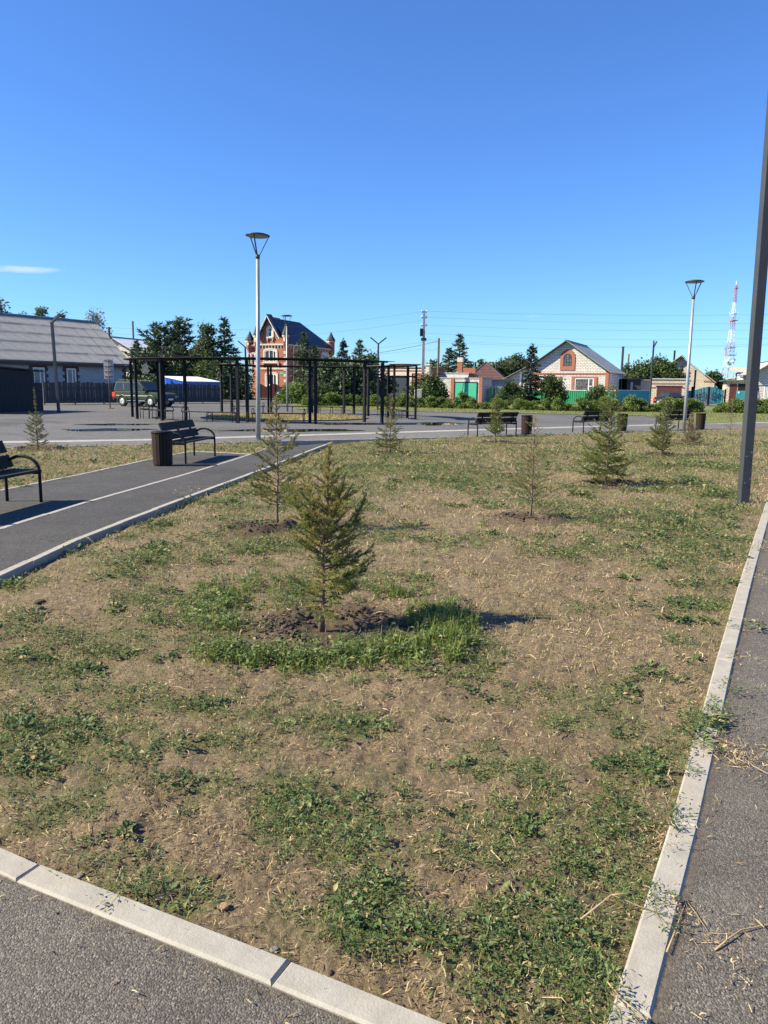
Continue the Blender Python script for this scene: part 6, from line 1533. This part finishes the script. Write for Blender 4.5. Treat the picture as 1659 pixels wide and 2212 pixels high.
m = MB(); m.box(-.07,.07,-.07,.07,0,zt-.55); m.build('post', M['white_paint'], t_); m = MB(); m.box(-.08,.52,-.15,.15,zt-.75,zt); m.build('box', M['white_paint'], t_); m = MB(); m.box(-.03,.47,-.16,-.15,zt-.7,zt-.05); m.build('door', M['cream'], t_)

# red and white lattice mast
YT = 470.0; xb = at(1569, 840, YT); t_ = thing('radio_mast', 'tall red and white lattice radio mast far behind the houses', 'mast', (xb.x, xb.y, -.1)); t_.rotation_euler = (0, math.radians(.6), math.radians(20))
ys = [1010, 825, 720, 620, 515, 410, 290, 148]; zs = [max(0, ztop(1570, Z4(0,y)[1], YT)) for y in ys]; zs[0] = 0
ws = [2.9, 2.2, 1.75, 1.35, 1.0, .8, .6, .42]
def wat(z): return float(np.interp(z, zs, ws))
for k in range(7):
    m = MB(); z0, z1 = zs[k], zs[k+1]; nsub = 3 if k < 6 else 6; zz = np.linspace(z0, z1, nsub+1)
    for sx, sy in ((1,1),(1,-1),(-1,-1),(-1,1)):
        m.bar((sx*wat(z0),sy*wat(z0),z0), (sx*wat(z1),sy*wat(z1),z1), .2, .2)
    cs = [(1,1),(1,-1),(-1,-1),(-1,1)]
    for i in range(nsub):
        for q in range(4):
            (ax,ay),(bx,by) = cs[q], cs[(q+1)%4]; w0, w1 = wat(zz[i]), wat(zz[i+1])
            m.bar((ax*w0,ay*w0,zz[i]), (bx*w1,by*w1,zz[i+1]), .09, .09); m.bar((ax*w1,ay*w1,zz[i+1]), (bx*w1,by*w1,zz[i+1]), .12, .12)
    m.build('mast_section', M['red_paint'] if k % 2 == 0 else M['white_paint'], t_)
def zq(y): return ztop(1570, Z4(0,y)[1], YT)
for y, w_, mt in ((437,2.0,'red_paint'), (382,1.6,'white_paint'), (172,1.0,'red_paint'), (720,2.6,'red_paint'), (660,2.2,'red_paint')):
    m = MB(); z = zq(y); m.box(-w_,w_,-w_,w_,z-.25,z+.1); pf = m.build('platform', M[mt], t_)
    m = MB()
    for sx, sy in ((1,1),(1,-1),(-1,-1),(-1,1)): m.bar((sx*w_,sy*w_,z),(sx*w_,sy*w_,z+1.4), .12, .12)
    m.build('railing', M[mt], pf)
for dx, y in ((-3.6,775),(-2.0,790),(.5,775),(-1.2,800),(1.6,760)):
    m = MB(); z = zq(y); m.lathe([(.9,-.6),(1.0,0),(.9,.6)], 12, (dx,-2.2,z)); m.build('dish_antenna', M['white_paint'], t_, True)
m = MB(); z = zq(690); m.bar((-1.8,0,z-2.5),(-4.2,0,z+1.8), .25, .25); m.bar((-1.8,0,z+1.8),(-4.2,0,z+1.8), .25, .25); m.build('side_bracket', M['red_paint'], t_)
m = MB(); m.bar((0,0,zs[-1]),(0,0,zs[-1]+2.5), .3, .3); m.build('top_antenna', M['white_paint'], t_)

# ------------------------------------------------------------------ cars
def loft(m, secs, mi=0):
    """secs: list of (x, [(y, z), ...]) closed rings of equal length"""
    n = len(secs[0][1]); vs = [(x, y, z) for x, r in secs for y, z in r]
    fs = [(i*n+j, i*n+(j+1)%n, (i+1)*n+(j+1)%n, (i+1)*n+j) for i in range(len(secs)-1) for j in range(n)]
    fs += [tuple(range(n))[::-1], tuple(range((len(secs)-1)*n, len(secs)*n))]; m.add(vs, fs, mi)
def ring(hw, zb, zt, c=.08): return [(-hw+c,zb),(hw-c,zb),(hw,zb+c),(hw+.01,(zb+zt)/2),(hw-.01,zt-c),(hw-c*1.2,zt),(-hw+c*1.2,zt),(-hw+.01,zt-c),(-hw-.01,(zb+zt)/2),(-hw,zb+c)]
def make_car(name, label, paint, loc, rz, L=4.7, Wd=1.9, suv=True):
    t_ = thing(name, label, 'car', loc, rz); hw = Wd/2; b = L/2; P = M[paint]
    belt, top = (1.16, 1.86) if suv else (.92, 1.46); zb = .5 if suv else .28; rw = .37 if suv else .31; wbx = L*.29
    hood = 1.1 if suv else .86
    secs = [(-b,ring(hw*.9,zb+.12,belt-.06)),(-b+.08,ring(hw*.98,zb+.02,belt)),(-b*.4,ring(hw,zb,belt+.01)),(b*.36,ring(hw,zb,belt)),(b*.45,ring(hw*.995,zb,hood)),(b*.85,ring(hw*.96,zb,hood-.06)),(b-.05,ring(hw*.9,zb+.04,hood-.14)),(b,ring(hw*.82,zb+.12,hood-.24))]
    m = MB(); loft(m, secs); body = m.build('body', P, t_, True); body.modifiers.new('e','EDGE_SPLIT').split_angle = math.radians(35)
    rx0, rx1 = (-b+.16, b*.06) if suv else (-b*.42, b*.12); bx0, bx1 = (-b+.05, b*.42) if suv else (-b*.78, b*.45); rh = hw*.8
    G4 = [(bx0,belt-.02,hw*.97),(bx1,belt-.02,hw*.95),(rx1,top,rh),(rx0,top,rh)]
    m = MB(); vs = []
    for s_ in (-1,1): vs += [(x,s_*y,z) for x,z,y in G4]
    m.add(vs, [(0,1,2,3),(7,6,5,4),(0,4,5,1),(1,5,6,2),(2,6,7,3),(3,7,4,0)]); cab = m.build('cabin', P, t_); cab.modifiers.new('b','BEVEL').width = .05
    def gp(s_, fx, fz): # point on the side glass plane
        x0, x1 = bx0+(rx0-bx0)*fz, bx1+(rx1-bx1)*fz; y = hw*.96+(rh-hw*.96)*fz; return (x0+(x1-x0)*fx, s_*(y+.012), belt+(top-belt)*fz)
    for s_ in (-1,1):
        for f0, f1 in ((.04,.3),(.34,.62),(.66,.97)) if suv else ((.06,.48),(.52,.95)):
            m = MB(); A = [gp(s_,f0,.1),gp(s_,f1,.1),gp(s_,f1-(.05 if f1 > .9 else 0),.86),gp(s_,f0+(.02 if f0 < .1 else 0),.86)]; m.add(A+[(x,y-s_*.02,z) for x,y,z in A], [(0,1,2,3),(7,6,5,4),(0,4,5,1),(1,5,6,2),(2,6,7,3),(3,7,4,0)]); m.build('side_window', M['glass'], t_)
        m = MB(); m.box(b*.30,b*.36,s_*(hw+.02)-.0 if s_ > 0 else s_*(hw+.2),s_*(hw+.2) if s_ > 0 else s_*(hw+.02),belt+.02,belt+.22); m.build('mirror', M['plastic'], t_)
        m = MB(); m.box(-wbx+.5,wbx-.5,min(s_*hw*.9,s_*(hw+.06)),max(s_*hw*.9,s_*(hw+.06)),zb-.08,zb-.03); m.build('side_step', M['chrome'] if suv else M['plastic'], t_)
        m = MB(); m.bar((-b*.85,s_*(hw+.012),(zb+belt)/2-.02),(b*.5,s_*(hw+.012),(zb+belt)/2-.02), .02, .06); m.build('highlight_moulding', M['sign_back'], t_)  # pale moulding: the highlight along the car's flank is put into its colour
        for fx in (-.02,.42): m = MB(); m.box(b*fx-.28,b*fx-.14,min(s_*hw,s_*(hw+.035)),max(s_*hw,s_*(hw+.035)),belt-.16,belt-.12); m.build('door_handle', M['plastic'], t_)
        if suv: m = MB(); m.tube([(rx0+.2,s_*rh*.92,top+.03),(rx0+.3,s_*rh*.92,top+.09),(rx1-.3,s_*rh*.92,top+.09),(rx1-.1,s_*rh*.92,top+.03)], .02, 6); m.build('roof_rail', M['plastic'], t_)
        for wx in (-wbx, wbx):
            m = MB(); n = 12; inn = [(wx+(rw+.05)*math.cos(a), rw+(rw+.05)*math.sin(a)) for a in np.linspace(-.25, math.pi+.25, n)]; out = [(wx+(rw+.17)*math.cos(a), rw+(rw+.15)*math.sin(a)) for a in np.linspace(-.2, math.pi+.2, n)]
            y0, y1 = s_*(hw-.03), s_*(hw+.07); vs = [(x,y0,z) for x,z in inn]+[(x,y0,z) for x,z in out]+[(x,y1-s_*.0,z) for x,z in inn]+[(x,y1-s_*.03,z) for x,z in out]
            fs = []
            for i in range(n-1): fs += [(i,i+1,n+i+1,n+i),(2*n+i,3*n+i,3*n+i+1,2*n+i+1),(i,2*n+i,2*n+i+1,i+1),(n+i,n+i+1,3*n+i+1,3*n+i)]
            m.add(vs, fs); m.build('wheel_arch', P, t_, True)
            m = MB(); m.lathe([(rw*.6,-.0),(rw*1.03,.0),(rw*1.06,.02)], 16); m.build('arch_liner', M['plastic'], t_, loc=(wx, s_*(hw-.012), rw+.01), rot=(math.pi/2,0,0))
            w_ = MB(); w_.lathe([(rw*.62,-.11),(rw*.93,-.12),(rw,-.08),(rw,.08),(rw*.93,.12),(rw*.62,.11)], 20); wo = w_.build('wheel', M['tyre'], t_, True, loc=(wx, s_*(hw-.07), rw), rot=(math.pi/2,0,0))
            w_ = MB(); w_.lathe([(rw*.6,-.115),(rw*.56,-.125),(rw*.2,-.112),(rw*.1,-.13)], 16); w_.lathe([(rw*.6,.115),(rw*.56,.125),(rw*.2,.112),(rw*.1,.13)], 16); w_.build('rim', M['rim'], wo, True)
    for x_, A in (('windscreen', [(bx1,-1,.1),(bx1,1,.1),(rx1,1,.9),(rx1,-1,.9)]), ('rear_window', [(bx0,-1,.1),(bx0,1,.1),(rx0,1,.85),(rx0,-1,.85)])):
        front = x_ == 'windscreen'; m = MB(); pts = []
        for _, s_, fz in A:
            xx = (bx1+(rx1-bx1)*fz) if front else (bx0+(rx0-bx0)*fz); y = (hw*.95+(rh-hw*.95)*fz)-.1; pts.append((xx+(.015 if front else -.015), s_*y, belt+(top-belt)*fz))
        m.add(pts+[(x-(.03 if front else -.03),y,z) for x,y,z in pts], [(0,1,2,3),(7,6,5,4),(0,4,5,1),(1,5,6,2),(2,6,7,3),(3,7,4,0)]); m.build(x_, M['glass'], t_)
    m = MB(); m.box(b-.06,b+.06,-hw*.92,hw*.92,zb-.05,zb+.2); m.build('front_bumper', M['plastic'] if suv else P, t_)
    m = MB(); m.box(-b-.06,-b+.08,-hw*.94,hw*.94,zb-.03,zb+.2); m.build('rear_bumper', P, t_)
    m = MB(); m.box(b-.06,b+.015,-hw*.5,hw*.5,hood-.5,hood-.27); m.build('grille', M['plastic'], t_)
    for s_ in (-1,1):
        m = MB(); m.box(b-.14,b+.01,min(s_*hw*.54,s_*hw*.84),max(s_*hw*.54,s_*hw*.84),hood-.48,hood-.28); m.build('headlight', M['lamp_glass'], t_)
        m = MB(); m.box(-b-.03,-b+.2,min(s_*hw*.8,s_*(hw+.015)),max(s_*hw*.8,s_*(hw+.015)),belt-.42,belt-.14); m.build('tail_light', M['tail'], t_)
    m = MB(); m.box(b+.06,b+.075,-.26,.26,zb+.02,zb+.13); m.build('number_plate', M['white_paint'], t_); return t_
pr, pf = G(265.5, 877), G(325, 878.5); mid = (pr+pf)/2
make_car('green_car', 'dark green off road car parked by the board fence', 'car_green', (mid.x+.42, mid.y+.9, -.03), math.radians(-26), 4.75, 1.92, True)
pc = at(Z7(470,0)[0], 850, 85); zt = ztop(*Z7(465,776), 85)
make_car('dark_car', 'dark grey saloon car in front of the maroon garage door', 'car_dark', (pc.x, pc.y, max(-.03, zt-1.46)), math.radians(-72), 4.3, 1.75, False)

# ------------------------------------------------------------------ small things on the ground
r_ = random.Random(61)
def stone(vx, vy, s_, mat, label, z=None):
    p = G(vx, vy); bm = bmesh.new(); bmesh.ops.create_icosphere(bm, subdivisions=2, radius=s_)
    for v_ in bm.verts:
        v_.co *= 1 + r_.uniform(-.12,.12); v_.co.z *= .55
        v_.co.x = max(-s_*.8, min(s_*.85, v_.co.x)); v_.co.z = min(v_.co.z, s_*.4)
    me = bpy.data.meshes.new('stone'); bm.to_mesh(me); bm.free(); me.materials.append(M[mat]); o = bpy.data.objects.new('stone', me); link(o); zz = float(lawn_z(np.array([p.x]), np.array([p.y]))[0])
    o.location = (p.x, p.y, zz + s_*.25); o.rotation_euler = (0,0,r_.uniform(0,6)); tag(o, label, 'stone')
stone(736, 1846, .012, 'stone', 'flat grey stone on the bare soil among weeds')
stone(172, 1866, .013, 'stone', 'flat grey stone lying just behind the front kerb')
stone(592, 2038, .013, 'stone', 'pale stone pressed against the front kerb by a joint')
stone(484, 1946, .017, 'stone_brown', 'small orange brown stone on the soil near the front kerb')
stone(86, 1292, .045, 'clod', 'dark lump of soil on the bare patch near the path kerb')
def twig(pts, rad, label, side=()):
    P = [G(*p) + Vector((0,0,h)) for p, h in pts]; t_ = thing('dry_twig', label, 'twig', tuple(P[0])); o = Vector(P[0])
    m = MB(); m.tube([p-o for p in P], [rad*(1-.6*i/len(P)) for i in range(len(P))], 6); m.build('stem', M['straw_twig'], t_, True)
    for sp_ in side:
        Q = [G(*p) + Vector((0,0,h)) for p, h in sp_]; m = MB(); m.tube([p-o for p in Q], [rad*.5*(1-.6*i/len(Q)) for i in range(len(Q))], 5); m.build('side_shoot', M['straw_twig'], t_, True)
twig([((1545,2049),-.004),((1572,2030),.002),((1600,2010),.002),((1659,1995),-.004),((1700,1985),-.006)], .0032, 'long forked dry twig lying on the right asphalt path', [[((1572,2030),.002),((1548,2035),-.002),((1515,2033),-.005)],[((1600,2010),.002),((1570,2016),-.002),((1530,2012),-.005)]])
twig([((1440,2060),.006),((1460,2010),.004),((1476,1962),-.004),((1483,1945),.0)], .003, 'dry twig lying along the edge of the right kerb', [[((1483,1945),.0),((1500,1968),.0),((1530,2010),-.004)]])
twig([((1312,2130),.012),((1345,2170),.014),((1400,2212),.012)], .0025, 'thin pale stalk lying across the near end of the right kerb', [[((1312,2130),.012),((1318,2105),.01),((1310,2090),.008)]])
twig([((1255,1985),.0),((1320,1945),.02),((1395,1968),.008),((1425,1978),.006)], .003, 'dry stalk poking from the weeds over the right kerb', [[((1320,1945),.02),((1350,1948),.03),((1380,1935),.02)]])
